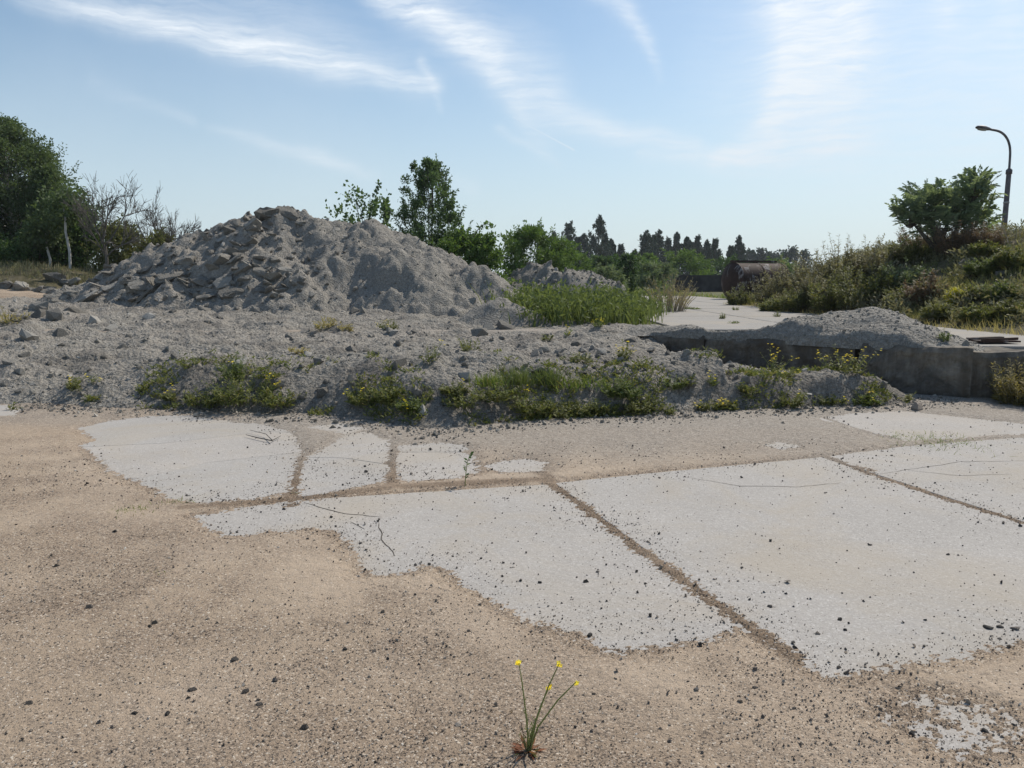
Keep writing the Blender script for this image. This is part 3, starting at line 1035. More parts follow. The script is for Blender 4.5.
def rock_mesh(rng, flat=(1, 1, 1), npts=16, sub=False):
    import bmesh
    bm = bmesh.new()
    p = rng.normal(size=(npts, 3)); p /= np.linalg.norm(p, axis=1)[:, None]
    p = np.sign(p) * np.abs(p) ** .7
    p *= np.array(flat) * .5 * (.8 + .35 * rng.random((npts, 1)))
    for q in p: bm.verts.new(q)
    r = bmesh.ops.convex_hull(bm, input=bm.verts)
    bmesh.ops.delete(bm, geom=[v for v in bm.verts if not v.link_faces], context='VERTS')
    V = np.array([v.co[:] for v in bm.verts]); bm.verts.index_update()
    if sub:
        bmesh.ops.subdivide_edges(bm, edges=bm.edges[:], cuts=1, use_grid_fill=True)
        bmesh.ops.triangulate(bm, faces=bm.faces[:])
        for v in bm.verts:
            v.co += v.normal * float(rng.normal(0, .028)) if False else Vector(rng.normal(0, .032, 3) * np.array(flat))
        V = np.array([v.co[:] for v in bm.verts]); bm.verts.index_update()
    F = np.array([[v.index for v in f.verts] for f in bm.faces])
    bm.free()
    return V, F


rng = np.random.default_rng(77)
ROCKS = [rock_mesh(rng, f) for f in ((1, .8, .6), (1, .9, .7), (1, .7, .45), (1, .9, .35), (1, .75, .8), (1, .85, .55))]
SLABBY = [rock_mesh(rng, f, 18, True) for f in ((1, .75, .26), (1, .6, .22), (1, .85, .34), (1, .9, .5), (1, .8, .65), (1, .7, .42), (1, .8, .18))]
PEB = [rock_mesh(rng, f, 7) for f in ((1, .8, .6), (1, .9, .5), (1, .7, .6))]


def rot_rand(rng, n, tilt=pi):
    q = rng.normal(size=(n, 4)); q /= np.linalg.norm(q, axis=1)[:, None]
    w, x, y, z = q.T
    return np.stack([np.stack([1 - 2 * (y * y + z * z), 2 * (x * y - z * w), 2 * (x * z + y * w)], 1), np.stack([2 * (x * y + z * w), 1 - 2 * (x * x + z * z), 2 * (y * z - x * w)], 1), np.stack([2 * (x * z - y * w), 2 * (y * z + x * w), 1 - 2 * (x * x + y * y)], 1)], 1)


def scatter_stones(name, P, size, shapes, mat, rng, kind='stuff', flat_rot=False, parent=None):
    mb = MB()
    which = rng.integers(0, len(shapes), len(P))
    if flat_rot:
        a = rng.random(len(P)) * 2 * pi
        R = np.zeros((len(P), 3, 3)); R[:, 0, 0] = np.cos(a); R[:, 0, 1] = -np.sin(a); R[:, 1, 0] = np.sin(a); R[:, 1, 1] = np.cos(a); R[:, 2, 2] = 1
    else: R = rot_rand(rng, len(P))
    for k_, (V, F) in enumerate(shapes):
        i = np.nonzero(which == k_)[0]
        if not len(i): continue
        VV = np.einsum('nij,vj->nvi', R[i], V) * size[i][:, None, None] + P[i][:, None]
        FF = F[None] + (np.arange(len(i)) * len(V))[:, None, None]
        mb.add(VV.reshape(-1, 3), FF.reshape(-1, F.shape[1]))
    o = mb.obj(name, mat, parent)
    if kind: o['kind'] = kind
    return o


# pebbles lying on the sand near the viewer
rng = np.random.default_rng(8)
n = 110000
Yp = np.exp(rng.uniform(math.log(1.9), math.log(7.5), n)); Xp = rng.uniform(-1, 1, n) * (.74 * Yp + .4)
zp, sd = z_ground(Xp, Yp, True, True)
pr = .15 + 1.1 * np.clip(fbm(Xp * .9, Yp * .9, 4, 61) + .25, 0, 1) + .8 * sst(.12, 0, sd)
k_ = ((sd > -.005) & (rng.random(n) < pr)) | ((sd <= -.005) & (rng.random(n) < .75 * np.exp(sd / .11)))
Xp, Yp, zp = Xp[k_], Yp[k_], zp[k_]
zp = np.where(sd[k_] < 0, 0, zp)
sz = .0040 * np.exp(rng.normal(0, .5, len(Xp))) * (1 + .10 * Yp); sz = np.clip(sz, .002, .03)
scatter_stones('gravel', np.stack([Xp, Yp, zp + sz * .15], 1), sz, PEB, PEBBLE, rng)
# dark grit on the slabs and along the sand edge
n = 60000
Yp = np.exp(rng.uniform(math.log(2.6), math.log(9), n)); Xp = rng.uniform(-.6, 1.0, n) * (.74 * Yp + .4)
zp, sd = z_ground(Xp, Yp, True, True)
pr = np.where(sd < 0, .10 + (.9 + .6 * (Xp < .6)) * sst(-.60, -.02, sd) * np.clip(.35 + 1.6 * fbm(Xp * 1.5, Yp * 1.5, 3, 62), 0, 1), .03 + .22 * sst(.30, 0, sd))
k_ = rng.random(n) < pr * .6
Xp, Yp, zp, sd = Xp[k_], Yp[k_], zp[k_], sd[k_]
zp = np.maximum(zp, 0)
sz = np.clip(.0050 * np.exp(rng.normal(0, .55, len(Xp))) * (.6 + .12 * Yp), .003, .04)
scatter_stones('dark_grit', np.stack([Xp, Yp, zp + sz * .2], 1), sz, PEB, DARKSTONE, rng)
# stones in the rubble apron
n = 9000
Yp = np.exp(rng.uniform(math.log(8.5), math.log(21), n)); Xp = rng.uniform(-.82, .6, n) * Yp
zr = z_rubble(Xp, Yp); zg = z_ground(Xp, Yp, False)
k_ = (zr > zg - .03) & ~((Yp > wall_y(Xp) - .05) & (Xp > 2.4)) & (Xp < 6.2) & (rng.random(n) < .45 + .8 * fbm(Xp * 1.4, Yp * 1.4, 3, 63))
Xp, Yp, zr = Xp[k_], Yp[k_], zr[k_]
sz = np.clip(.032 * np.exp(rng.normal(0, .6, len(Xp))), .012, .18)
scatter_stones('rubble_stones', np.stack([Xp, Yp, zr + sz * .05], 1), sz, ROCKS[:4], RUBSTONE, rng)
# gravel spilt in front of the apron
n = 5000
fx = rng.uniform(-6.5, 6, n); fy = np.interp(fx, [gp(*p)[0] for p in _foot], [gp(*p)[1] for p in _foot]) + rng.normal(-.12, .22, n)
zg = np.maximum(z_ground(fx, fy, False), z_rubble(fx, fy))
sz = np.clip(.02 * np.exp(rng.normal(0, .55, n)), .008, .09)
scatter_stones('spilt_gravel', np.stack([fx, fy, zg + sz * .1], 1), sz, PEB, RUBSTONE, rng)
# stones on the big heap
n = 4200
Xp = rng.uniform(-15, 2.2, n); Yp = rng.uniform(17, 24.5, n)
zh = main_heap(Xp, Yp); k_ = (zh > _base(Xp, Yp)) & (rng.random(n) < .35 + .5 * (Xp < -4) + .5 * fbm(Xp, Yp, 3, 64))
Xp, Yp, zh = Xp[k_], Yp[k_], zh[k_]
sz = np.clip(.07 * np.exp(rng.normal(0, .5, len(Xp))), .03, .3)
o = scatter_stones('loose_stones', np.stack([Xp, Yp, zh], 1), sz, ROCKS, RUBSTONE, rng, parent=HEAP)
# stones on the other heaps
for hp, f, bx, n, s0 in ((PHEAP, z_pheap, (2.4, 7.6, 10.5, 14), 3500, .024), (FA, far_heap_a, (-2, 4, 29.5, 33), 700, .10), (FB, far_heap_b, (1, 6, 28, 32), 700, .10)):
    Xp = rng.uniform(bx[0], bx[1], n); Yp = rng.uniform(bx[2], bx[3], n); zh = f(Xp, Yp)
    k_ = (zh > .62) & (Yp > wall_y(Xp) - .03)
    Xp, Yp, zh = Xp[k_], Yp[k_], zh[k_]
    sz = np.clip(s0 * np.exp(rng.normal(0, .5, len(Xp))), .01, .35)
    scatter_stones('loose_stones', np.stack([Xp, Yp, zh], 1), sz, ROCKS[:4], RUBSTONE, rng, parent=hp)

# broken concrete on the big heap: each piece a part of it
CH = [MB().add(*r).mesh('concrete_chunk', CHUNK) for r in SLABBY]
RK = [MB().add(*r).mesh('stone', RUBSTONE) for r in ROCKS]


def put(name, me, loc, size, rot, parent=None):
    o = bpy.data.objects.new(name, me); COL.objects.link(o)
    o.location = tuple(map(float, loc)); o.rotation_euler = tuple(map(float, rot))
    o.scale = (size,) * 3 if np.isscalar(size) else tuple(map(float, size))
    if parent is not None: o.parent = parent
    return o


rng = np.random.default_rng(14)
def surf_n(f, x, y, e=.25):
    dx = (f(np.array(x + e), np.array(y)) - f(np.array(x - e), np.array(y))) / (2 * e)
    dy = (f(np.array(x), np.array(y + e)) - f(np.array(x), np.array(y - e))) / (2 * e)
    return float(dx), float(dy)


# measured pieces: (px, py, size m, mesh, turn, tilt)
big = [(268, 216, 1.35, 3, 0.1, .05), (288, 213, 1.2, 2, .2, .1), (252, 224, 1.0, 4, .5, .2), (232, 229, 1.1, 2, .3, .25), (222, 240, .8, 1, .2, .1), (250, 241, .75, 4, .9, .2), (300, 224, .5, 4, .2, .2),
       (187, 262, 1.15, 4, .3, .3), (222, 258, 1.15, 4, 1.2, .3), (243, 267, 1.05, 4, 2.0, .4), (202, 280, 1.0, 3, .2, .4), (170, 276, 1.1, 0, .0, .1), (150, 292, 1.5, 0, .1, .15), (140, 285, 1.0, 2, .4, .2),
       (118, 277, .9, 1, .0, .2), (110, 262, .6, 3, 1, .1), (125, 256, .55, 4, .6, .2), (97, 285, 1.1, 1, .3, .5), (85, 298, 1.5, 1, .0, .15), (112, 288, .9, 5, .5, .1), (205, 296, 1.2, 1, .1, .1), (232, 292, 1.0, 2, .2, .2),
       (262, 288, .9, 0, .2, .4), (280, 288, .9, 1, 1.2, .5), (245, 278, .7, 3, 0, .3), (262, 272, .8, 2, .3, .1), (285, 270, .7, 2, .5, .2), (300, 240, .55, 3, .8, .2),
       (180, 290, 1.0, 1, .2, .2), (190, 296, 1.3, 6, .1, .05), (222, 282, .9, 6, .2, .3),  (72, 292, .8, 3, .2, .2), (60, 300, 1.0, 0, .4, .1), (160, 262, .6, 3, .8, .2), (150, 268, .7, 5, .1, .4)]
for px_, py_, sz_, mi, tz, tl in big:
    p = hit(px_, py_, 14, 40, ('heap', 'rubble', 'ground'))
    dx, dy = surf_n(main_heap, p[0], p[1])
    put('concrete_chunk', CH[mi], (p[0], p[1], p[2] - .04 * sz_), sz_ * rng.uniform(.55, .72), (math.atan(dy) * .55 + rng.normal(0, .12), -math.atan(dx) * .6 + tl * rng.choice([-1, 1]) * .6, tz + rng.normal(0, .4)), HEAP)
c_ = 0
while c_ < 165:
    px_, py_ = rng.uniform(45, 335), rng.uniform(215, 303)
    if px_ > 235 and rng.random() < .3 + .6 * (px_ - 235) / 100: continue
    lim = np.interp(px_, [45, 110, 150, 190, 240, 300, 345], [296, 262, 246, 232, 214, 212, 216])
    if py_ < lim + 4 or rng.random() > .35 + .65 * (py_ - lim) / 70: continue
    p = hit(px_, py_, 14, 40, ('heap', 'rubble', 'ground'))
    if p[1] > 30: continue
    dx, dy = surf_n(main_heap, p[0], p[1])
    sz_ = float(np.clip(.22 * np.exp(rng.normal(0, .45)), .12, .65))
    put('concrete_chunk', CH[rng.integers(len(CH))], (p[0], p[1], p[2]), sz_, (math.atan(dy) * .6 + rng.normal(0, .3), -math.atan(dx) * .6 + rng.normal(0, .3), rng.uniform(0, 6.3)), HEAP)
    c_ += 1
# pieces on the apron, parts of the terrain
RT = bpy.data.objects['rubble_terrain']
for px_, py_, sz_ in [(400, 365, .26), (385, 330, .30), (415, 333, .32), (535, 356, .22), (487, 330, .4), (505, 328, .42), (480, 335, .35), (560, 352, .22), (545, 352, .25), (575, 345, .2), (240, 366, .25), (170, 350, .22), (110, 330, .3), (60, 335, .35), (30, 338, .4), (20, 320, .5), (75, 312, .6), (55, 318, .5), (95, 322, .35), (40, 310, .6), (150, 318, .3), (205, 310, .35), (255, 312, .3), (330, 310, .3), (600, 352, .2), (640, 335, .35), (655, 330, .35), (630, 342, .25), (680, 345, .22), (590, 388, .15), (690, 385, .15), (700, 350, .2), (745, 380, .14)]:
    p = hit(px_, py_, 8, 26, ('rubble',))
    put('stone', RK[rng.integers(len(RK))], p, sz_, rng.normal(0, .3, 3) + np.array([0, 0, rng.uniform(0, 6)]), RT)
c_ = 0
while c_ < 150:
    px_ = rng.uniform(0, 700); py_ = rng.uniform(305, 400)
    p = hit(px_, py_, 8, 24, ('rubble', 'ground'))
    if z_rubble(p[0:1], p[1:2])[0] < z_ground(p[0:1], p[1:2], False)[0] + .1: continue
    c_ += 1
    sz_ = float(np.clip(.10 * np.exp(rng.normal(0, .45)), .05, .32)) * (p[1] / 13)
    put('stone', RK[rng.integers(len(RK))], p, sz_, rng.normal(0, .4, 3) + np.array([0, 0, rng.uniform(0, 6)]), RT)
# dark and pale stones lying loose on the sand
GR = bpy.data.objects['ground']
DK = [MB().add(*r).mesh('stone', DARKSTONE) for r in ROCKS[:4]]
for px_, py_, s_ in [(235, 663, 11), (193, 693, 11), (305, 733, 10), (246, 695, 11), (260, 708, 9), (135, 718, 8), (168, 719, 8), (155, 627, 8), (90, 612, 9), (150, 630, 6), (115, 535, 6), (57, 570, 7), (345, 653, 8), (988, 628, 12), (1000, 627, 10), (1015, 629, 11), (838, 668, 7), (845, 674, 6), (795, 648, 7), (770, 607, 8), (840, 620, 8), (845, 630, 7), (586, 582, 8), (590, 636, 9), (755, 693, 8), (912, 735, 10), (985, 732, 11), (30, 708, 9), (700, 648, 8), (383, 617, 8), (540, 583, 6), (648, 542, 6), (598, 572, 6), (870, 545, 6), (948, 555, 6)]:
    g = gp(px_, py_); z = max(float(z_ground(np.array([g[0]]), np.array([g[1]]))[0]), 0)
    sz_ = .78 * s_ / FPX * sqrt(g[1] ** 2 + EYE ** 2)
    put('stone', DK[rng.integers(4)], (g[0], g[1], z + sz_ * .08), sz_, (rng.normal(0, .2), rng.normal(0, .2), rng.uniform(0, 6)), GR)
PS = MB().add(*ROCKS[3]).mesh('stone', SANDSTONE)
for px_, py_, s_ in [(268, 607, 15), (460, 722, 20)]:
    g = gp(px_, py_); sz_ = s_ / FPX * sqrt(g[1] ** 2 + EYE ** 2)
    put('stone', PS, (g[0], g[1], .012), (sz_, sz_, sz_ * .4), (0, 0, 1), GR)
p = hit(917, 409, 8, 12, ('ground', 'rubble'))
tag(put('stone', MB().add(*ROCKS[1]).mesh('stone', SANDSTONE), p + np.array([0, 0, .03]), .17, (.1, .1, .4)), 'pinkish rounded stone lying alone before the right end of the wall', 'stone')
# pale boulders at the foot of the grassy bank on the left
LB = bpy.data.objects['grassy_bank']
for px_, py_, sz_ in [(6, 289, .7), (24, 287, .75), (38, 291, .6), (46, 291, .7), (55, 291, .8), (63, 289, .7), (-14, 290, .6), (14, 292, .5), (66, 278, .7), (55, 277, .85), (72, 283, .8), (30, 293, .5), (85, 275, .6)]:
    p = at(px_, py_, 28.3 if py_ > 285 else 30.2)
    p[2] = float(surf(np.array([p[0]]), np.array([p[1]]))[0]) + .1 * sz_
    put('stone', CH[rng.integers(2, 6)], p, sz_, rng.normal(0, .25, 3) + np.array([0, 0, rng.uniform(0, 6)]), LB)
# boulders in the embankment
EB = bpy.data.objects['embankment']
for px_, py_, sz_ in [(965, 266, .4), (925, 264, .3), (960, 307, .55), (938, 288, .35), (1000, 274, .3)]:
    p = hit(px_, py_, 12, 40, ('bank',))
    put('stone', RK[rng.integers(6)], p, sz_, rng.normal(0, .25, 3) + np.array([0, 0, rng.uniform(0, 6)]), EB)
# ------------------------------------------------------------------ vegetation
LEAF_BIRCH = mat_leaf('birch leaves', (.05, .075, .032), (.09, .12, .055), .38)
LEAF_DARK = mat_leaf('dark leaves', (.030, .060, .020), (.065, .105, .035), .32)
LEAF_MID = mat_leaf('mid green leaves', (.055, .095, .025), (.10, .15, .045), .40)
LEAF_OLIVE = mat_leaf('olive leaves', (.085, .095, .036), (.15, .15, .066), .35)
LEAF_GREY = mat_leaf('grey green leaves', (.085, .115, .065), (.14, .17, .10), .35)
LEAF_POPLAR = mat_leaf('poplar leaves', (.017, .034, .020), (.030, .050, .028), .10)
LEAF_FRESH = mat_leaf('fresh weed leaves', (.072, .096, .032), (.125, .148, .06), .40)
LEAF_WEED = mat_leaf('weed leaves', (.07, .088, .028), (.145, .152, .056), .38, (.22, .19, .08))
LEAF_TREE = mat_leaf('pinnate leaves', (.095, .125, .08), (.165, .20, .132), .48)
DRYLEAF = mat_leaf('dry brown twigs', (.11, .075, .05), (.18, .125, .085), .25)
STRAW = mat_leaf('dry straw', (.20, .165, .075), (.32, .27, .14), .4)
GRASS = mat_leaf('grass blades', (.075, .115, .025), (.16, .19, .055), .42, (.28, .24, .11))
GRASS_OLIVE = mat_leaf('bank grass', (.10, .11, .045), (.18, .175, .08), .4, (.24, .20, .11))
MUGWORT = mat_leaf('mugwort leaves', (.115, .113, .068), (.205, .19, .125), .35, (.20, .16, .10))
YELLOW = mat_leaf('yellow petals', (.70, .52, .015), (.80, .66, .03), .3)
YELLOWGREEN = mat_leaf('yellow flowering tops', (.26, .25, .03), (.40, .36, .05), .35)
WHITEF = mat_leaf('white flower heads', (.55, .55, .48), (.7, .7, .62), .3)
REDLEAF = mat_leaf('reddish leaves', (.16, .065, .04), (.24, .11, .06), .35, (.10, .12, .04))
STEM = mat_leaf('green stems', (.14, .165, .05), (.22, .23, .085), .2)
LEAF_YOUNG = mat_leaf('young tree leaves', (.045, .078, .034), (.09, .13, .062), .42)
BARK = mat_bark('grey brown bark', (.06, .05, .04), (.15, .13, .105))
BIRCHBARK = mat_bark('birch bark', (.30, .29, .27), (.72, .70, .66), 3)
DEADWOOD = mat_bark('dead wood', (.085, .076, .067), (.16, .145, .125))
PALESTEM = mat_bark('pale dry stems', (.24, .20, .145), (.40, .35, .27), 20)


def gz(x, y, only=None):
    return float(surf(np.array([float(x)]), np.array([float(y)]), only)[0])


def blob(rng, n, c, r, L, Wd, up=.0, droop=.0):
    """n leaves round a clump centre"""
    d = unit(rng.normal(size=(n, 3)))
    P = c + d * r * rng.random((n, 1)) ** .5
    A = unit(rng.normal(size=(n, 3)) * .8 + d * .6 + np.array([0, 0, up - droop]))
    s = rng.uniform(.65, 1.25, n)
    return leaves(P, A, L * s, Wd * s, rng)


def tree(name, label, base, H, prof, crown=(.15, 1.0), R=2.0, ncl=60, per=120, L=.14, Wd=.08, rc=.55, leaf=None, bark=None, tr=.12, seed=1, lean=(0, 0), group=None, cat='tree', trunks=1, droop=.0, limbs=True, up=.2, sq=1.0, spires=0):
    rng = np.random.default_rng(seed)
    root = empty(name, base, label, cat, group)
    fol, limb, trk = MB(), MB(), MB()
    zc = np.array([0, 0, 1.0])
    tops = []
    for t in range(trunks):
        a = 2 * pi * t / max(trunks, 1) + rng.random()
        off = (np.array([cos(a), sin(a), 0]) * R * .28) if trunks > 1 else np.zeros(3)
        k = 7
        s = np.linspace(0, 1, k)
        hh = H * (.96 if t == 0 else rng.uniform(.75, .95))
        wob = np.cumsum(rng.normal(0, .035 * H / k, (k, 3)), 0) * s[:, None]
        pts = off[None] * (.25 + .75 * s[:, None]) + np.stack([lean[0] * s * H, lean[1] * s * H, s * hh], 1) + wob * [1, 1, 0]
        pts[0, 2] = -.15
        trk.add(*tube(pts, tr * (1 - s) ** .8 * (1 if t == 0 else .75) + .008, 6))
        tops.append(pts)
    for i in range(ncl):
        u_ = rng.random() ** .85
        z = crown[0] + (crown[1] - crown[0]) * u_
        rr = np.interp(u_, *prof) * R
        a = rng.random() * 2 * pi
        q = rr * (.25 + .75 * sqrt(rng.random()))
        tp = tops[rng.integers(len(tops))]
        cen = np.array([np.interp(z * H, tp[:, 2], tp[:, j]) for j in (0, 1)])
        c = np.array([cen[0] + cos(a) * q, cen[1] + sin(a) * q * sq, z * H])
        r_ = rc * rng.uniform(.6, 1.3) * (.55 + .45 * np.interp(u_, *prof))
        n = int(per * rng.uniform(.6, 1.3))
        fol.add(*blob(rng, n, c, np.array([r_, r_, r_ * .8]), L, Wd, up, droop))
        # shoots poking out of the clump
        if rng.random() < .5:
            m = max(4, n // 7); tt = rng.random(m)[:, None]
            dr = unit(np.array([cos(a), sin(a), 1.0 - droop * 2.2]) + rng.normal(0, .4, 3))
            fol.add(*leaves(c + dr * r_ * (.7 + 1.2 * tt) + rng.normal(0, .06 * r_ + .02, (m, 3)), unit(rng.normal(size=(m, 3)) + dr), L, Wd, rng))
        if limbs and i % 2 == 0:
            zb = max(crown[0] * .5, z - .10 - .16 * rng.random()) * H
            b = np.array([np.interp(zb, tp[:, 2], tp[:, 0]), np.interp(zb, tp[:, 2], tp[:, 1]), zb])
            md = (b + c) / 2 + np.array([0, 0, -.04 * H * rng.random()]) + rng.normal(0, .02 * H, 3) * [1, 1, .3]
            limb.add(*tube([b, md, c], [tr * .30, tr * .2, .006], 4))
    for i in range(spires):
        u_ = rng.random(); z = crown[0] + (crown[1] - crown[0]) * u_ * .93
        a = rng.random() * 2 * pi; q = np.interp(u_, *prof) * R * rng.uniform(.55, 1.02)
        tp = tops[0]
        c = np.array([np.interp(z * H, tp[:, 2], tp[:, 0]) + cos(a) * q, np.interp(z * H, tp[:, 2], tp[:, 1]) + sin(a) * q, z * H])
        ln = H * rng.uniform(.08, .17); m = int(26 + ln * 26)
        d = unit(np.array([cos(a) * .35, sin(a) * .35, 1.0 if droop < .2 else -.8]) + rng.normal(0, .12, 3))
        tt = rng.random(m)
        fol.add(*leaves(c + d * (tt * ln)[:, None] + rng.normal(0, .07 * rc / .4, (m, 3)) * (1.15 - tt)[:, None], unit(rng.normal(size=(m, 3)) + d * .7), L * 1.1, Wd, rng))
        limb.add(*tube([c - d * ln * .2, c + d * ln * .95], [.012, .004], 3))
    trk.obj('trunk', bark or BARK, root, True)
    if limb.n: limb.obj('branches', bark or BARK, root, True)
    fol.obj('crown', leaf, root)
    return root


PR_ROUND = ([0, .15, .4, .7, .9, 1], [.55, .85, 1, .85, .5, .15])
PR_CONE = ([0, .2, .5, .75, .9, 1], [.85, 1, .72, .40, .2, .03])
PR_COL = ([0, .1, .35, .65, .85, 1], [.6, .9, 1, .75, .38, .04])
PR_BUSH = ([0, .3, .65, 1], [.95, 1, .8, .3])

# trees on the far left
def base_at(px_, Y, only=None):
    x = (px_ - 512) / FPX * (Y * cos(PITCH) + .0) ; 
    d = px_dir(px_, 280); x = d[0] / d[1] * Y
    return np.array([x, Y, gz(x, Y) - .05])


def height_for(py, px_, Y, base): return at(px_, py, Y)[2] - base[2]


def tr_at(name, label, px_, py_top, Y, wpx, prof, **k):
    b = base_at(px_, Y)
    H = height_for(py_top, px_, Y, b)
    R = wpx / 2 / FPX * Y
    return tree(name, label, b, H, prof, R=R, **k)


tr_at('birch_tree', 'big dark leafy birch at the left border, tallest tree in the photo', 18, 122, 38, 104, PR_ROUND, crown=(.10, 1), ncl=210, per=300, L=.13, Wd=.06, rc=.75, leaf=LEAF_BIRCH, bark=BIRCHBARK, tr=.16, seed=3, droop=.35, spires=140, group='trees at the left border')
tr_at('birch_tree', 'slimmer birch with thin white trunk, right of the big birch', 60, 170, 37, 46, PR_COL, crown=(.22, 1), ncl=90, per=240, L=.13, Wd=.055, rc=.55, leaf=LEAF_BIRCH, bark=BIRCHBARK, tr=.10, seed=4, droop=.3, spires=70, group='trees at the left border')
tr_at('birch_tree', 'birch partly cut by the left edge of the photo', -38, 140, 36, 80, PR_ROUND, crown=(.1, 1), ncl=110, per=260, L=.13, Wd=.06, rc=.8, leaf=LEAF_BIRCH, bark=BIRCHBARK, tr=.14, seed=5, droop=.3, spires=60, group='trees at the left border')
tr_at('deciduous_tree', 'dark shady tree filling the gap under the big left birch', 30, 190, 40, 80, PR_ROUND, crown=(.02, 1), ncl=110, per=220, L=.14, Wd=.07, rc=.8, leaf=LEAF_DARK, tr=.14, seed=6, group='trees at the left border')


def white_trunk(px_, y0, y1, Y, label):
    b = base_at(px_, Y); H = height_for(y1, px_, Y, b)
    r = empty('birch_tree', b, label, 'tree', 'trees at the left border')
    rng = np.random.default_rng(int(px_))
    MB().add(*tube([(0, 0, -.1), (.03, 0, H * .35), (-.08, 0, H * .7), (-.04, 0, H), (-.15, 0, H * 1.25)], [.06, .055, .05, .04, .01], 7)).obj('trunk', BIRCHBARK, r, True)
    fm = MB()
    for i in range(26):
        c = np.array([rng.normal(-.1, .45), rng.normal(0, .45), H * rng.uniform(.85, 1.45)])
        fm.add(*blob(rng, 80, c, .4, .18, .09, 0, .4))
    fm.obj('crown', LEAF_BIRCH, r)


white_trunk(71, 270, 215, 33.8, 'young birch with its bare white trunk showing in front of the shade')
white_trunk(51, 270, 236, 34.2, 'faint pale birch trunk half hidden in the shade under the big birch')


def bare_tree(px_, py_top, Y, wpx, label, seed, spread=.55, nmain=4, group='leafless trees'):
    rng = np.random.default_rng(seed)
    b = base_at(px_, Y); H = height_for(py_top, px_, Y, b)
    r = empty('leafless_tree', b, label, 'tree', group)
    tm, bm = MB(), MB()
    tm.add(*tube([(0, 0, -.1), (.05, 0, H * .18), (0, .05, H * .34)], [.085, .07, .055], 7))
    Rw = wpx / 2 / FPX * Y

    def grow(p, d, ln, rad, lev):
        k = 4
        pts = [p]
        for i in range(k):
            d = unit(d + rng.normal(0, .13, 3) + np.array([0, 0, .05]))
            pts.append(pts[-1] + d * ln / k)
        bm.add(*tube(pts, np.linspace(rad, max(rad * .45, .005), k + 1), 4 if lev else 5))
        if lev >= 3: return
        nb = [5, 5, 4][lev]
        for i in range(nb):
            f = rng.uniform(.3, 1.0)
            q = pts[int(f * k)]
            nd = unit(d + rng.normal(0, .5, 3))
            grow(q, nd, ln * rng.uniform(.42, .66), max(rad * .45, .007), lev + 1)
    for i in range(nmain):
        a = 2 * pi * i / nmain + rng.random()
        grow(np.array([0, 0, H * rng.uniform(.12, .33)]), unit(np.array([cos(a) * spread, sin(a) * spread, .8])), H * .42 * rng.uniform(.75, 1.1), .036, 0)
    zm = np.percentile(np.concatenate(bm.V)[:, 2], 99.3); xm = np.percentile(np.abs(np.concatenate(bm.V)[:, 0]), 95)
    bm.V = [v * np.array([Rw / xm, Rw / xm, H / zm]) for v in bm.V]
    bm.obj('branches', DEADWOOD, r, True)
    tm.obj('trunk', DEADWOOD, r, True)


bare_tree(107, 178, 32.5, 58, 'leafless tree with thin upright twigs, beside the birches', 21, .6, 7)
bare_tree(166, 190, 34, 62, 'leafless rounded tree nearest the left slope of the big heap', 22, .8, 9)


def bush(name, label, px_, py_top, Y, wpx, leaf, seed, group=None, ncl=40, per=140, L=.10, Wd=.05, rc=.35, cat='bush', bot=0.0, **k):
    b = base_at(px_, Y)
    H = height_for(py_top, px_, Y, b)
    return tree(name, label, b, H, PR_BUSH, crown=(bot, 1), R=wpx / 2 / FPX * Y, ncl=ncl, per=per, L=L, Wd=Wd, rc=rc, leaf=leaf, tr=.04, seed=seed, group=group, cat=cat, trunks=3, **k)


g_ = 'bushes behind the left of the heap'
bush('bush', 'dark green bush between the white birch trunk and the leafless trees', 86, 208, 36, 30, LEAF_DARK, 31, g_, 60, 170, .17, .08, .6)
bush('bush', 'brownish olive bush under the leafless trees, left of the heap', 128, 226, 35, 56, LEAF_OLIVE, 32, g_, 60, 170, .15, .07, .5)
bush('bush', 'low olive bush touching the left slope of the heap', 158, 236, 33.5, 40, LEAF_OLIVE, 33, g_, 40, 150, .14, .07, .45)
bush('bush', 'dark bush at the foot of the big birch', 36, 240, 35, 60, LEAF_DARK, 34, g_, 50, 160, .16, .08, .5)

# behind the heap
tr_at('deciduous_tree', 'dense dark green young tree rising behind the right shoulder of the heap', 428, 163, 33, 92, PR_CONE, crown=(.08, 1), ncl=115, per=150, L=.105, Wd=.055, rc=.32, leaf=LEAF_YOUNG, tr=.055, seed=41, trunks=3, up=.5, spires=190)
tr_at('deciduous_tree', 'small loose tree with large round leaves just above the heap top', 366, 191, 30, 56, PR_ROUND, crown=(.35, 1), ncl=34, per=30, L=.15, Wd=.105, rc=.36, leaf=LEAF_YOUNG, tr=.05, seed=42, trunks=3, spires=14)
g_ = 'bushes behind the right of the heap'
bush('bush', 'sunny yellow green bush at the right foot of the dense young tree', 462, 232, 32, 54, LEAF_MID, 51, g_, 60, 150, .16, .07, .45)
bush('bush', 'green bush with an arching shoot, between dense young tree and heap slope', 487, 240, 31, 44, LEAF_MID, 52, g_, 44, 140, .15, .07, .4)
bush('bush', 'broad willow bush in front of the left poplars', 527, 230, 46, 68, LEAF_MID, 53, g_, 70, 170, .22, .08, .6)
bush('bush', 'green bush between the two small spoil heaps and the poplars', 556, 242, 48, 40, LEAF_MID, 54, g_, 44, 150, .2, .08, .55)
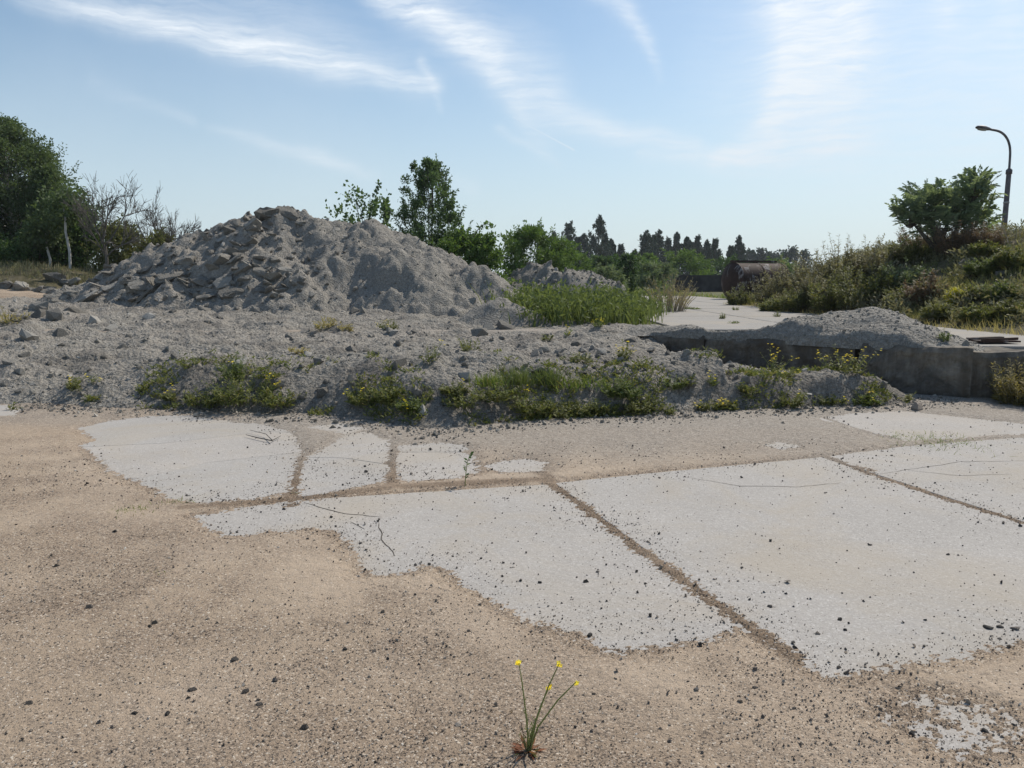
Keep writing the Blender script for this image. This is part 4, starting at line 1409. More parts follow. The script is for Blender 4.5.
# arching bare shoot with leaves
b = base_at(476, 31.5)
sh = empty('bramble_shoot', b, 'arching bramble shoot reaching out right of the dense young tree', 'shoot')
p0, p1, p2, p3 = [at(*q) - b for q in ((468, 255, 31.5), (474, 228, 31.5), (484, 220, 31.5), (492, 226, 31.5))]
tt = np.linspace(0, 1, 12)[:, None]
cv = (1 - tt) ** 3 * p0 + 3 * (1 - tt) ** 2 * tt * p1 + 3 * (1 - tt) * tt ** 2 * p2 + tt ** 3 * p3
MB().add(*tube(cv, np.linspace(.03, .008, 12), 5)).obj('stem', BARK, sh, True)
rng = np.random.default_rng(4)
pp = cv[rng.integers(4, 12, 40)] + rng.normal(0, .07, (40, 3))
MB().add(*leaves(pp, unit(rng.normal(size=(40, 3)) - [0, 0, .5]), .2, .1, rng)).obj('foliage', LEAF_MID, sh)

# poplars, far
def poplar(label, base, H, R, seed):
    rng = np.random.default_rng(seed)
    r = empty('poplar_tree', base, label, 'tree', 'poplars on the horizon')
    MB().add(*tube([(0, 0, -.3), (0, 0, H * .4), (0, 0, H * .95)], [.3, .2, .03], 6)).obj('trunk', BARK, r, True)
    peak = rng.uniform(.25, .5); sharp = rng.uniform(.75, 1.3)
    fo = MB()
    # many steep branches, each a spindle of leaves
    for k in range(120):
        ln = H * rng.uniform(.06, .13)
        t = rng.random() ** .9 * (1 - ln / H)
        pr = np.interp(t, [0, .08, peak, .66, .84, .94, 1], [.9, 1, 1, .80 * sharp ** .3, .42, .16, .0])
        a = rng.random() * 2 * pi; q = R * pr * sqrt(rng.random()) * (.8 + .9 * float(pn(np.array([a * 1.1 + seed]), np.array([t * 7.0]), 3)[0]))
        c = np.array([cos(a) * q, sin(a) * q, t * H * (1 - .16 * q / R * rng.random()) ])
        if t > .7: ln *= rng.uniform(.35, 1)
        m = 54
        u_ = rng.random(m)
        P = c + np.array([cos(a) * .10, sin(a) * .10, 1.0]) * (u_ * ln)[:, None] + rng.normal(0, R * .14, (m, 3)) * (1.1 - u_)[:, None] * [1, 1, .5] * (.25 + pr)
        fo.add(*leaves(P, unit(rng.normal(size=(m, 3)) * .7 + [0, 0, .8]), rng.uniform(.35, .75, m), .26, rng))
    fo.obj('crown', LEAF_POPLAR, r)


rng = np.random.default_rng(9)
POPL = [(577, 236, 11, 'low one right beside the broad one'), (604, 232, 9, 'close beside the tallest spire, slightly behind it'), (651, 232, 11, 'low one inside the right group'), (691, 240, 9, 'low loose one above the round bush'), (541, 230, 9, 'first from the left, half behind the willow bush'), (553, 229, 10, 'second from the left, short, touching the willow bush'), (568, 220, 17, 'broad one, third from the left'), (584, 232, 14, 'paler loose one just left of the tallest'),
        (598, 213, 15, 'tallest one, a sharp spire'), (611, 238, 10, 'right beside the tallest spire'), (620, 243, 10, 'short one, second right of the tallest spire'), (634, 249, 7, 'small one in the gap between the two poplar groups'), (645, 227, 12, 'left end of the right group'),
        (658, 228, 14, 'second of the right group, broad'), (667, 236, 9, 'third of the right group, slim'), (676, 232, 9, 'fourth of the right group, pointed'), (686, 236, 10, 'fifth of the right group, loose crown'), (697, 234, 10, 'sixth of the right group, above the round bush'),
        (706, 239, 8, 'seventh of the right group, slim'), (714, 237, 11, 'last of the close right group, above the dark wall'), (730, 244, 7, 'thin one left of the lone spire'), (738, 234, 10, 'lone spire above the rusty tank')]
for i, (px_, py_, w_, t_) in enumerate(POPL):
    Y = 200 + 25 * rng.random()
    b = base_at(px_, Y); b[2] = .3
    H = at(px_, py_, Y)[2] - b[2]
    poplar('dark columnar poplar on the horizon: ' + t_, b, H, w_ / 2 / FPX * Y * 1.5, 100 + i)
# round trees in the far row
FARROW = [(748, 252, 16), (760, 250, 14), (770, 251, 13), (781, 251, 14), (792, 250, 14), (803, 253, 12)]
FL = ['first from the left', 'second from the left', 'third from the left', 'fourth from the left', 'fifth from the left', 'last before the embankment']
for i, ((px_, py_, w_), t_) in enumerate(zip(FARROW, FL)):
    Y = 300
    b = base_at(px_, Y); b[2] = .3
    tree('deciduous_tree', 'small tree of the far even row: ' + t_, b, at(px_, py_, Y)[2] - .3, PR_ROUND, crown=(.3, 1), R=w_ / 2 / FPX * Y, ncl=36, per=30, L=1.0, Wd=.6, rc=1.5, leaf=LEAF_POPLAR, tr=.3, seed=130 + i, group='far even row of trees', limbs=False)
# middle distance bushes
g_ = 'bushes in the middle distance'
for i, (px_, py_, Y, w_, lf, lab) in enumerate([
        (685, 252, 95, 50, LEAF_MID, 'large rounded green bush below the right poplar group'),
        (656, 266, 55, 44, LEAF_GREY, 'grey green willow bush right behind the pale dry shrub'),
        (626, 256, 60, 20, LEAF_DARK, 'narrow dark conical bush between the two willow bushes'),
        (610, 268, 52, 28, LEAF_GREY, 'grey green willow bush behind the right spoil heap'),
        (603, 258, 90, 44, LEAF_DARK, 'dark low bush at the feet of the tallest poplar'),
        (640, 256, 100, 40, LEAF_MID, 'green bush at the feet of the middle poplars'),
        (725, 258, 110, 50, LEAF_DARK, 'dark bush behind the dark wall, left of the tank'),
        (572, 255, 80, 40, LEAF_MID, 'green bush behind the left spoil heap'),
        (745, 266, 130, 40, LEAF_DARK, 'dark bush just above the rusty tank'),
        (775, 262, 140, 50, LEAF_MID, 'bush below the far even tree row')]):
    s = Y / 55
    bush('bush', lab, px_, py_, Y, w_, lf, 150 + i, g_, 46, 110, .20 * s, .08 * s, .42 * s, limbs=False)
# far thicket closing the horizon
rng = np.random.default_rng(31)
mb = MB()
for i in range(420):
    a = rng.uniform(-1.0, 1.0); Y = rng.uniform(240, 420)
    x = a * Y; h = rng.uniform(3, 8)
    if -0.2 < a < 0.55: h *= .8
    c = np.array([x, Y, h * .4])
    mb.add(*blob(rng, 60, c, np.array([5, 3, h * .6]), 1.7, 1.0, .3))
mb.obj('distant_thicket', LEAF_POPLAR)['kind'] = 'stuff'

# tall green weeds behind the apron
def blades(rng, P, H, Wd, bend=.25):
    n = len(P)
    a = rng.random(n) * 2 * pi
    t = np.stack([np.cos(a), np.sin(a), np.zeros(n)], 1)
    ln = np.abs(rng.normal(0, bend, n))[:, None]
    A = unit(np.array([0, 0, 1.0]) + t * ln)
    sd = np.stack([-np.sin(a + 1), np.cos(a + 1), np.zeros(n)], 1)
    h = np.broadcast_to(np.asarray(H, float), (n,)); w = np.broadcast_to(np.asarray(Wd, float), (n,))
    B = unit(sd - (sd * A).sum(1)[:, None] * A)
    m = P + A * (h * .5)[:, None]
    tip = P + A * (h * .85)[:, None] + t * (h * .35)[:, None] * ln + np.array([0, 0, .05]) * h[:, None]
    V = np.stack([P - B * w[:, None] * .4, P + B * w[:, None] * .4, m + B * w[:, None] * .35, m - B * w[:, None] * .35, tip], 1).reshape(-1, 3)
    i = np.arange(n)[:, None] * 5
    return V, np.concatenate([i + 0, i + 1, i + 2, i + 3], 1), np.concatenate([i + 3, i + 2, i + 4], 1)


def add_blades(mb, bl, m=0):
    V, Fq, Ft = bl
    mb.add(V, Fq, m)
    mb.F.append(Ft + mb.n - len(V)); mb.M.append(np.full(len(Ft), m))


rng = np.random.default_rng(17)
n = 26000
y = rng.uniform(15.6, 29, n); x = rng.uniform(-2.6, 5.6, n)
xl = np.interp(y, [15.5, 18, 22, 29], [1.0, .0, -.2, -1.4]); xr = np.interp(y, [15.5, 17, 22, 29], [1.5, 2.55, 3.7, 4.6])
k_ = (x > xl + .3 * rng.normal(size=n)) & (x < xr + .35 * rng.normal(size=n)) & (y > 16.2 + .7 * fbm(x, x * 0, 3, 4)) & (fbm(x * .7, y * .7, 3, 7) > -.32)
x, y = x[k_], y[k_]
z = surf(x, y, ('ground', 'rubble'))
hh = (.50 + .62 * np.clip(fbm(x * .5, y * .5, 3, 8) + .4, 0, 1)) * rng.uniform(.5, 1.2, len(x)) * np.interp(y, [16, 20, 24, 29], [.85, .95, .65, .42])
mb = MB()
add_blades(mb, blades(rng, np.stack([x, y, z - .03], 1), hh, .035, .3))
# leafy tops
k_ = rng.random(len(x)) < .55
P = np.stack([x, y, z], 1)[k_]; H_ = hh[k_]
for r_ in range(4):
    P2 = P + np.stack([rng.normal(0, .05, len(P)), rng.normal(0, .05, len(P)), H_ * rng.uniform(.35, .95, len(P))], 1)
    mb.add(*leaves(P2, unit(rng.normal(size=(len(P), 3)) + [0, 0, .7]), .13, .045, rng))
mb.obj('tall_weeds', LEAF_FRESH)['kind'] = 'stuff'

# grass on the embankment and on the left bank, and on the yard edges
def grass_field(name, mat, rng, n, xr, yr, cond, h, w, only, bend=.35):
    x = rng.uniform(*xr, n); y = rng.uniform(*yr, n)
    z = surf(x, y, only)
    k_ = cond(x, y, z, rng)
    x, y, z = x[k_], y[k_], z[k_]
    hh = h * rng.uniform(.4, 1.3, len(x)) * (1 + .9 * fbm(x * .8, y * .8, 3, 9))
    mb = MB(); add_blades(mb, blades(rng, np.stack([x, y, z - .02], 1), np.clip(hh, .04, 2), w, bend))
    mb.obj(name, mat)['kind'] = 'stuff'


rng = np.random.default_rng(19)
grass_field('bank_grass', GRASS_OLIVE, rng, 130000, (7.8, 19), (11, 40), lambda x, y, z, r: (x < .70 * y + 1.5) & (z > .70) & (fbm(x * .6, y * .6, 3, 5) > -.25), .21, .016, ('bank', 'ground'), .6)
grass_field('verge_grass', STRAW, rng, 24000, (7.4, 15), (12, 44), lambda x, y, z, r: (z < .95) & (z > .60) & (_etps(x, y) > .46 + .06 * r.random(len(x))), .18, .014, ('bank', 'ground'), .5)
grass_field('bank_grass', MUGWORT, rng, 13000, (-32, -14.5), (28.6, 36), lambda x, y, z, r: (z > 1.1) & (fbm(x * .6, y * .6, 3, 6) > -.12), .30, .03, ('lbank', 'ground'), .4)
grass_field('yard_grass', GRASS, rng, 30000, (-30, 13), (27, 75), lambda x, y, z, r: (fbm(x * .3, y * .3, 3, 5) > -.1) & ~((x > 3.2) & (x < 11.8) & (y < 52)) & (np.abs(x + 21) > 5.5), .34, .05, ('ground',), .4)

# shrubs and mugwort on the embankment
def stalky(name, label, base, H, Wd, nst, leaf, seed, group=None, cat='weed', L=.10, Lw=.03, per=16, flower=None, ffrac=.0, fl_size=.03, stem=None, fl_n=4, lean=.35, low=.08, stemr=.006):
    """many-stemmed herb: stems, foliage and, where there are any, flower heads as parts"""
    rng = np.random.default_rng(seed)
    r = empty(name, base, label, cat, group)
    sm, fo, fl = MB(), MB(), MB()
    for i in range(nst):
        a = rng.random() * 2 * pi; q = Wd / 2 * sqrt(rng.random())
        b = np.array([cos(a) * q * .55, sin(a) * q * .55, -.03])
        h = H * rng.uniform(.5, 1.0) * (1 - .45 * (q / (Wd / 2)) ** 2)
        ln = lean * q / (Wd / 2) + rng.normal(0, .06)
        d = np.array([cos(a), sin(a), 0])
        mid = b + np.array([0, 0, h * .5]) + d * h * ln * .35 + rng.normal(0, .02 * h, 3)
        tip = b + np.array([0, 0, h]) + d * h * ln + rng.normal(0, .03 * h, 3)
        sm.add(*tube([b, mid, tip], [stemr, stemr * .8, stemr * .4], 3))
        n = max(3, int(per * rng.uniform(.7, 1.3)))
        t = low + (1 - low) * rng.random(n) ** .9
        P = np.where(t[:, None] < .5, b + (mid - b) * t[:, None] * 2, mid + (tip - mid) * (t[:, None] * 2 - 1))
        an = rng.random(n) * 2 * pi
        A = unit(np.stack([np.cos(an), np.sin(an), rng.uniform(-.1, 1.0, n)], 1))
        sz = L * (1.25 - .75 * t) * rng.uniform(.7, 1.25, n)
        fo.add(*leaves(P, A, sz, sz * Lw / L, rng, side=np.stack([-np.sin(an), np.cos(an), rng.normal(0, .4, n)], 1)))
        if flower is not None and rng.random() < ffrac:
            m = fl_n
            P = tip + rng.normal(0, fl_size * 1.3, (m, 3))
            for p in P:
                aa = rng.random() * 2 * pi + np.arange(5) * 2 * pi / 5
                A = unit(np.stack([np.cos(aa), np.sin(aa), np.full(5, .35)], 1))
                fl.add(*leaves(np.repeat(p[None], 5, 0), A, fl_size, fl_size * .8, rng, side=np.stack([-np.sin(aa), np.cos(aa), 0 * aa], 1), mid=.65))
    sm.obj('stems', stem or STEM, r)
    fo.obj('foliage', leaf, r)
    if fl.n: fl.obj('flower_heads', flower, r)['kind'] = 'stuff'
    return r


def hb(px_, py_, only, y0=8, y1=45):
    return hit(px_, py_, y0, y1, only)


rng = np.random.default_rng(23)
EMB = [
    # px, py(base), top py, width px, material, name, label
    (742, 306, 283, 34, LEAF_OLIVE, 'low olive bush at the right end of the rusty tank, by the road'),
    (770, 303, 274, 40, MUGWORT, 'mugwort clump directly right of the rusty tank'),
    (790, 296, 262, 40, MUGWORT, 'brownish mugwort on the crest right of the tank'),
    (812, 290, 253, 44, MUGWORT, 'tall mugwort on the crest, second clump from the tank'),
    (838, 284, 243, 44, MUGWORT, 'tall grey mugwort at the highest part of the left crest'),
    (862, 278, 240, 40, MUGWORT, 'feathery mugwort on the crest left of the leafy tree'),
    (884, 276, 241, 40, MUGWORT, 'mugwort with pale plumes on the crest nearest the leafy tree'),
    (800, 310, 285, 44, LEAF_OLIVE, 'dark olive bush low on the slope, straight above the bright road'),
    (830, 310, 278, 44, LEAF_WEED, 'leafy green weed clump in the middle of the slope'),
    (858, 308, 270, 46, LEAF_OLIVE, 'olive bush in the middle of the slope, above the gravel heap'),
    (880, 300, 262, 44, LEAF_WEED, 'yellowish green bush on the slope right above the gravel heap top'),
    (845, 296, 262, 44, LEAF_OLIVE, 'dark bush halfway up the slope below the tall grey mugwort'),
    (815, 302, 270, 40, MUGWORT, 'dull mugwort halfway up, left part of the slope'),
    (905, 290, 256, 40, LEAF_GREY, 'grey green plume plant below the leafy tree, left side'),
    (900, 308, 284, 36, LEAF_OLIVE, 'olive scrub low on the slope above the right end of the gravel heap'),
    (925, 302, 272, 40, DRYLEAF, 'brown withered scrub under the boulders'),
    (958, 303, 286, 24, YELLOWGREEN, 'yellow flowering clump low on the slope, beside the dark boulder'),
    (985, 275, 256, 44, LEAF_FRESH, 'bright green bush high on the slope below the lamp'),
    (1012, 268, 246, 40, LEAF_WEED, 'green bush at the right edge, top of the slope'),
    (1000, 300, 280, 46, LEAF_FRESH, 'fresh green bush on the right slope, below the bright green one'),
    (975, 300, 283, 30, LEAF_WEED, 'small green bush right of the yellow flowering clump'),
    (1015, 318, 298, 40, LEAF_OLIVE, 'olive weeds at the foot of the slope by the right edge'),
    (980, 320, 304, 44, LEAF_WEED, 'yellowish weeds at the foot of the slope, right of the dark boulder'),
    (940, 318, 302, 40, LEAF_OLIVE, 'straw coloured weeds at the foot of the slope, left of the dark boulder'),
    (775, 312, 296, 36, LEAF_WEED, 'low green weeds on the verge right of the tank'),
    (908, 264, 236, 40, LEAF_OLIVE, 'olive bush hiding the leaning left stem of the feather leaved tree'),
    (925, 262, 240, 46, LEAF_OLIVE, 'dark bush at the left foot of the leafy tree'),
    (985, 256, 240, 34, LEAF_WEED, 'green weeds at the foot of the lamp pole'),
]
for i, (px_, py_, pt, w_, mt, lab) in enumerate(EMB):
    p = hb(px_, py_, ('bank', 'ground'), 11, 46)
    Y = p[1]; H = max(.35, (py_ - pt) / FPX * Y * (1.3 if mt is MUGWORT else 1.1)); Wm = w_ / FPX * Y
    stalky('mugwort' if mt is MUGWORT else 'shrub', lab, p, H, Wm * 1.25, 46, mt, 200 + i, 'scrub on the embankment', 'bush', L=.17, Lw=.05, per=46, stem=BARK, lean=.45, low=.02, stemr=.008)
# smaller fill between the bushes
rng = np.random.default_rng(29)
mb = MB()
for i in range(700):
    y = rng.uniform(13.0, 38); x = rng.uniform(8.8, 15.5)
    z = gz(x, y, ('bank', 'ground'))
    if z < .75 or x > .7 * y + 1.2: continue
    if fbm(np.array([x * .5]), np.array([y * .5]), 3, 66)[0] < -.22: continue
    r_ = rng.uniform(.15, .42)
    mb.add(*blob(rng, int(130 * r_ / .3), np.array([x, y, z + r_ * .45]), np.array([r_, r_, r_ * .8]), .11, .035, .5))
mb.obj('bank_undergrowth', MUGWORT)['kind'] = 'stuff'


# leafy tree with feathered leaves on the embankment
def pinnate_tree(label, px_, py_base, py_top, wpx, seed, stems):
    rng = np.random.default_rng(seed)
    b = hb(px_, py_base, ('bank',), 12, 45)
    Y = b[1]; H = at(px_, py_top, Y)[2] - b[2]; R = wpx / 2 / FPX * Y
    r = empty('feather_leaved_tree', b, label, 'tree')
    tm, bm, fo = MB(), MB(), MB()
    # lobes of the crown: (x, height, half width, half height, leaves)
    for (ox, oz, rx, rz, nl) in stems:
        c = np.array([ox * R, 0, oz * H])
        foot = np.array([ox * R * .12, rng.normal(0, .08), -.2]); core = c - np.array([0, 0, rz * H * .75])
        tm.add(*tube([foot, foot * .4 + core * .6 + [rng.normal(0, .08), 0, 0], c - [0, 0, rz * H * .2]], [.085, .06, .02], 6))
        for q in range(nl):
            d = unit(rng.normal(size=3)); rr = rng.random() ** .4
            o = c + d * rr * np.array([rx * R, rx * R * .9, rz * H])
            out = unit(o - core)
            dd = unit(out * .9 + np.array([0, 0, .25]) + rng.normal(0, .38, 3))
            if q % 3 == 0:
                bm.add(*tube([core, (core + o) / 2 + rng.normal(0, .05, 3), o], [.02, .013, .004], 4))
            rl = rng.uniform(.36, .62); n = 8
            t = (np.arange(n) + 1) / n
            mid = o + dd * rl * t[:, None] - np.array([0, 0, 1]) * (.30 * rl * t ** 2)[:, None]
            sd = unit(np.cross(dd, [0, 0, 1.0]) + rng.normal(0, .25, 3))
            for sg in (-1, 1):
                A = unit(sd * sg + dd * .45 - np.array([0, 0, .35]) + rng.normal(0, .15, (n, 3)))
                fo.add(*leaves(mid, A, .19 * (1.1 - .4 * t), .058, rng, side=np.repeat(dd[None], n, 0), mid=.4))
    tm.obj('trunk', BARK, r, True); bm.obj('branches', BARK, r, True); fo.obj('crown', LEAF_TREE, r)


pinnate_tree('bright green tree with long feathered leaves, left of the lamp on the embankment', 945, 250, 173, 98, 61, [(.42, .74, .34, .24, 85), (.10, .55, .36, .24, 45), (-.40, .60, .38, .24, 80), (-.74, .42, .28, .18, 60), (.60, .50, .24, .22, 40), (-.15, .32, .5, .18, 60), (.45, .35, .4, .18, 50)])
for i, (px_, py_, pt, w_, lab) in enumerate([(915, 256, 222, 46, 'withered brown shrub at the left foot of the feather leaved tree'), (948, 254, 220, 48, 'withered brown shrub in the middle under the feather leaved tree'), (972, 250, 226, 34, 'withered brown shrub between the feather leaved tree and the lamp')]):
    p = hb(px_, py_, ('bank',), 12, 45); p[1] -= .5; p[2] = gz(p[0], p[1], ('bank',))
    stalky('dead_shrub', lab, p, (py_ - pt) / FPX * p[1] * 1.25, w_ / FPX * p[1] * 1.4, 80, DRYLEAF, 260 + i, 'withered shrubs under the tree', 'shrub', L=.15, Lw=.03, per=60, stem=DEADWOOD, lean=.5, low=.05)
# bare shrub at the right edge
p = hb(1018, 246, ('bank',), 12, 45)
stalky('dead_shrub', 'thin bare pale shrub on the crest at the right edge, right of the lamp', p, .85, 1.0, 16, PALESTEM, 270, None, 'shrub', L=.16, Lw=.012, per=12, stem=PALESTEM, lean=.5, stemr=.01)

# pale dry shrub at the corner of the green weeds
p = hit(668, 312, 12, 30, ('ground', 'rubble'))
stalky('dry_shrub', 'pale dry shrub with bare stems at the right end of the green weeds', p, 1.45, 1.9, 90, STRAW, 275, None, 'shrub', L=.15, Lw=.02, per=22, stem=PALESTEM, lean=.7, stemr=.011, low=.3)
p = hit(690, 310, 12, 30, ('ground', 'rubble'))
stalky('weed_clump', 'flat green weeds at the foot of the pale dry shrub', p, .16, 1.3, 30, LEAF_FRESH, 276, None, 'weed', L=.10, Lw=.03, per=14)
# small weeds on the road and heap
for i, (px_, py_, h_, w_, mt, lab) in enumerate([(735, 311, .22, .3, LEAF_WEED, 'small weed tuft growing alone on the bright road'), (777, 318, .25, .25, LEAF_WEED, 'weed tuft where the bright road meets the gravel heap'), (735, 325, .10, .55, LEAF_FRESH, 'flat green weed on the gravel at the wall top'), (945, 340, .20, .25, LEAF_FRESH, 'small green tuft at the right foot of the gravel heap'), (722, 320, .25, .15, LEAF_WEED, 'thin weed on the gravel left of the road')]):
    p = hit(px_, py_, 9, 40, ('ground', 'pheap'))
    p[2] = max(p[2], .67)
    stalky('weed_clump', lab, p, h_, w_, 14, mt, 280 + i, 'weeds on the raised yard', 'weed', L=.07, Lw=.02, per=10)

# ------------------------------------------------------------------ weeds on the rubble bank
BW = [
    # px, py, h, w, stems, leaf, flower, frac, label
    (205, 404, .34, .75, 60, LEAF_WEED, None, 0, 'left end of the green clump below the heap, low and leafy'),
    (243, 402, .52, .85, 90, LEAF_WEED, YELLOW, .08, 'tall middle of the green clump below the heap'),
    (285, 404, .30, .75, 60, LEAF_WEED, YELLOW, .05, 'right end of the green clump below the heap, trailing down'),
    (235, 378, .42, .45, 40, LEAF_FRESH, YELLOW, .1, 'pale green leafy weed behind the big left clump'),
    (175, 398, .20, .40, 26, LEAF_OLIVE, YELLOW, .12, 'small olive weed with yellow dots left of the big clump'),
    (80, 388, .30, .60, 36, LEAF_OLIVE, YELLOW, .25, 'sparse yellowish weed alone on the left rubble'),
    (95, 400, .16, .35, 18, LEAF_WEED, None, 0, 'low weed below the sparse yellowish one'),
    (365, 402, .32, .55, 44, LEAF_WEED, YELLOW, .18, 'flowering weed left of the gravel spill'),
    (392, 400, .34, .55, 44, LEAF_WEED, WHITEF, .15, 'weed with whitish heads left of the gravel spill'),
    (412, 408, .20, .45, 30, LEAF_FRESH, YELLOW, .12, 'low bright weed at the gravel spill'),
    (465, 404, .30, .60, 44, LEAF_WEED, None, 0, 'weed just right of the gravel spill'),
    (455, 392, .22, .40, 30, LEAF_OLIVE, None, 0, 'small olive weed on the bank edge above the gravel spill'),
    (492, 398, .40, .70, 64, LEAF_WEED, YELLOW, .04, 'dense weed in the middle of the dark bank, left of the grass tufts'),
    (530, 410, .36, .75, 60, LEAF_WEED, YELLOW, .05, 'dense weed on the dark bank below the two grass tufts'),
    (565, 414, .30, .70, 54, LEAF_OLIVE, None, 0, 'olive weed low on the dark bank, left of the round bush'),
    (600, 410, .26, .60, 44, LEAF_WEED, YELLOW, .03, 'leafy weed below the round green bush, left'),
    (640, 410, .28, .55, 40, LEAF_OLIVE, None, 0, 'olive weed below the round green bush, right'),
    (620, 396, .34, .62, 90, LEAF_FRESH, None, 0, 'round bright green bush on the edge of the dark bank'),
    (672, 388, .20, .35, 24, LEAF_FRESH, None, 0, 'small green weed on the bank edge right of the round bush'),
    (685, 384, .18, .30, 20, LEAF_WEED, None, 0, 'small weed on the bank edge, second right of the round bush'),
    (668, 412, .20, .35, 20, LEAF_WEED, None, 0, 'little weed at the foot of the bank, right of the round bush'),
    (708, 408, .22, .45, 26, LEAF_OLIVE, YELLOW, .3, 'yellow flowering weed at the foot of the bank by the pale stone'),
    (728, 408, .20, .40, 24, LEAF_WEED, YELLOW, .22, 'yellow dotted weed at the foot of the bank in its middle right'),
    (712, 385, .26, .14, 7, LEAF_FRESH, YELLOW, .7, 'single yellow stalk on the bank edge'),
    (790, 405, .32, .50, 34, LEAF_WEED, YELLOW, .22, 'flowering weed on the left of the brown mound before the wall'),
    (830, 403, .22, .45, 28, LEAF_WEED, YELLOW, .1, 'low weed on the middle of the brown mound before the wall'),
    (862, 404, .28, .30, 22, LEAF_FRESH, YELLOW, .15, 'green weed at the right end of the brown mound'),
    (872, 402, .18, .28, 18, LEAF_FRESH, YELLOW, .3, 'yellow dotted weed at the right foot of the brown mound'),
    (905, 402, .30, .20, 12, LEAF_OLIVE, None, 0, 'thin grey weed in the shade of the wall corner'),
    (748, 392, .22, .30, 18, LEAF_WEED, None, 0, 'small weed on the bank edge left of the brown mound'),
    (772, 374, .50, .28, 14, LEAF_OLIVE, YELLOW, .65, 'tall yellow flowering stalks in front of the wall, leftmost'),
    (846, 372, .46, .75, 26, LEAF_OLIVE, YELLOW, .65, 'spreading yellow flowering plant in front of the wall'),
    (785, 378, .22, .35, 16, LEAF_OLIVE, YELLOW, .2, 'low yellowish weed on the gravel before the wall'),
    (565, 336, .30, .16, 8, LEAF_FRESH, YELLOW, .8, 'bright yellow stalk at the right foot of the grey mound'),
    (597, 327, .26, .16, 8, LEAF_FRESH, YELLOW, .6, 'small yellow stalk before the tall green weeds'),
    (625, 358, .30, .35, 14, LEAF_OLIVE, YELLOW, .1, 'thin weed on the open gravel left of the wall'),
    (672, 348, .25, .35, 14, LEAF_OLIVE, YELLOW, .1, 'thin weed close to the left end of the wall'),
    (580, 362, .18, .5, 20, LEAF_OLIVE, None, 0, 'dark low weed on the open gravel'),
    (327, 328, .34, .55, 30, STRAW, None, 0, 'dry straw tuft at the foot of the heap'),
    (390, 330, .28, .70, 34, LEAF_OLIVE, YELLOW, .25, 'yellowish weed at the foot of the heap, right of the straw tuft'),
    (345, 330, .22, .40, 20, STRAW, None, 0, 'small straw tuft next to the bigger one at the heap foot'),
    (10, 322, .45, .9, 40, STRAW, None, 0, 'dry yellow brush at the far left of the rubble'),
    (15, 410, .22, .12, 6, LEAF_WEED, None, 0, 'thin weed on the pale patch at the left border'),
    (470, 350, .3, .4, 16, LEAF_OLIVE, None, 0, 'dull weed on the rubble below the grey mound'),
    (432, 362, .3, .3, 12, LEAF_OLIVE, YELLOW, .2, 'thin weed on the rubble above the gravel spill'),
    (300, 352, .15, .5, 16, STRAW, None, 0, 'flat straw on the rubble above the big green clump'),
    (545, 340, .2, .3, 12, LEAF_OLIVE, None, 0, 'dull weed right below the grey mound'),
]
for i, (px_, py_, h_, w_, ns, mt, fl_, ff, lab) in enumerate(BW):
    p = hit(px_, py_, 7, 26, ('ground', 'rubble'))
    stalky('weed_clump', lab, p, h_ * (.82 if h_ < .45 and py_ > 385 else 1.0), w_ * 1.15, int(ns * .66) + 1, mt, 300 + i, 'weeds on the rubble bank', 'weed', L=.075, Lw=.026, per=20 if ns > 20 else 14, flower=fl_, ffrac=ff * (1.0 if ns < 30 else .8), fl_size=.018, lean=.75, stemr=.0035, low=.03)


def tuft(name, label, base, h, w, n, mat, seed, group=None, bend=.5, bw=.008):
    rng = np.random.default_rng(seed)
    r = rng.normal(0, w / 3.2, (n, 2))
    P = np.c_[r, np.full(n, -.01)]
    a = np.arctan2(r[:, 1], r[:, 0])
    mb = MB(); add_blades(mb, blades(rng, P, h * rng.uniform(.4, 1, n), bw, bend))
    o = mb.obj(name, mat)
    o.location = tuple(map(float, base))
    if name == 'crack_grass': return tag(o, kind='stuff')
    return tag(o, label, 'grass', group)


for i, (px_, py_, h_, w_, n, mt, bd, lab) in enumerate([
        (520, 384, .30, .34, 260, LEAF_FRESH, .35, 'bright upright grass tuft on the bank edge, left one of two'), (551, 384, .28, .24, 200, LEAF_FRESH, .35, 'bright upright grass tuft on the bank edge, right one of two'),
        (488, 386, .20, .34, 300, GRASS, .5, 'short grass on the bank edge left of the bright tufts'), (575, 386, .18, .5, 260, GRASS, .5, 'short grass on the bank edge between bright tufts and round bush'),
        (132, 510, .05, .22, 90, GRASS, 1.2, 'flat grass tuft on the sand left of the big slabs'), (174, 503, .05, .16, 60, GRASS, 1.2, 'flat grass tuft at the lower corner of the upper left slab'),
        (158, 573, .035, .09, 30, GRASS, 1.2, 'tiny grass tuft alone on the sand'), (935, 442, .09, .75, 240, GRASS, 1.6, 'sprawling grass growing from the crack in the right slabs'), (900, 438, .05, .4, 130, GRASS, 1.6, 'thin grass along the crack, left of the sprawling grass'),
        (295, 694 - 200, .03, .05, 30, GRASS, 1.2, 'single grass wisp in the joint between the left slabs')]):
    p = hit(px_, py_, 2, 14, ('ground', 'rubble')); p[2] = max(p[2], 0)
    tuft('crack_grass' if 'crack' in lab else 'grass_tuft', lab, p, h_, w_, n, mt, 400 + i, 'grass tufts', bd, .010 if py_ < 430 else .005)

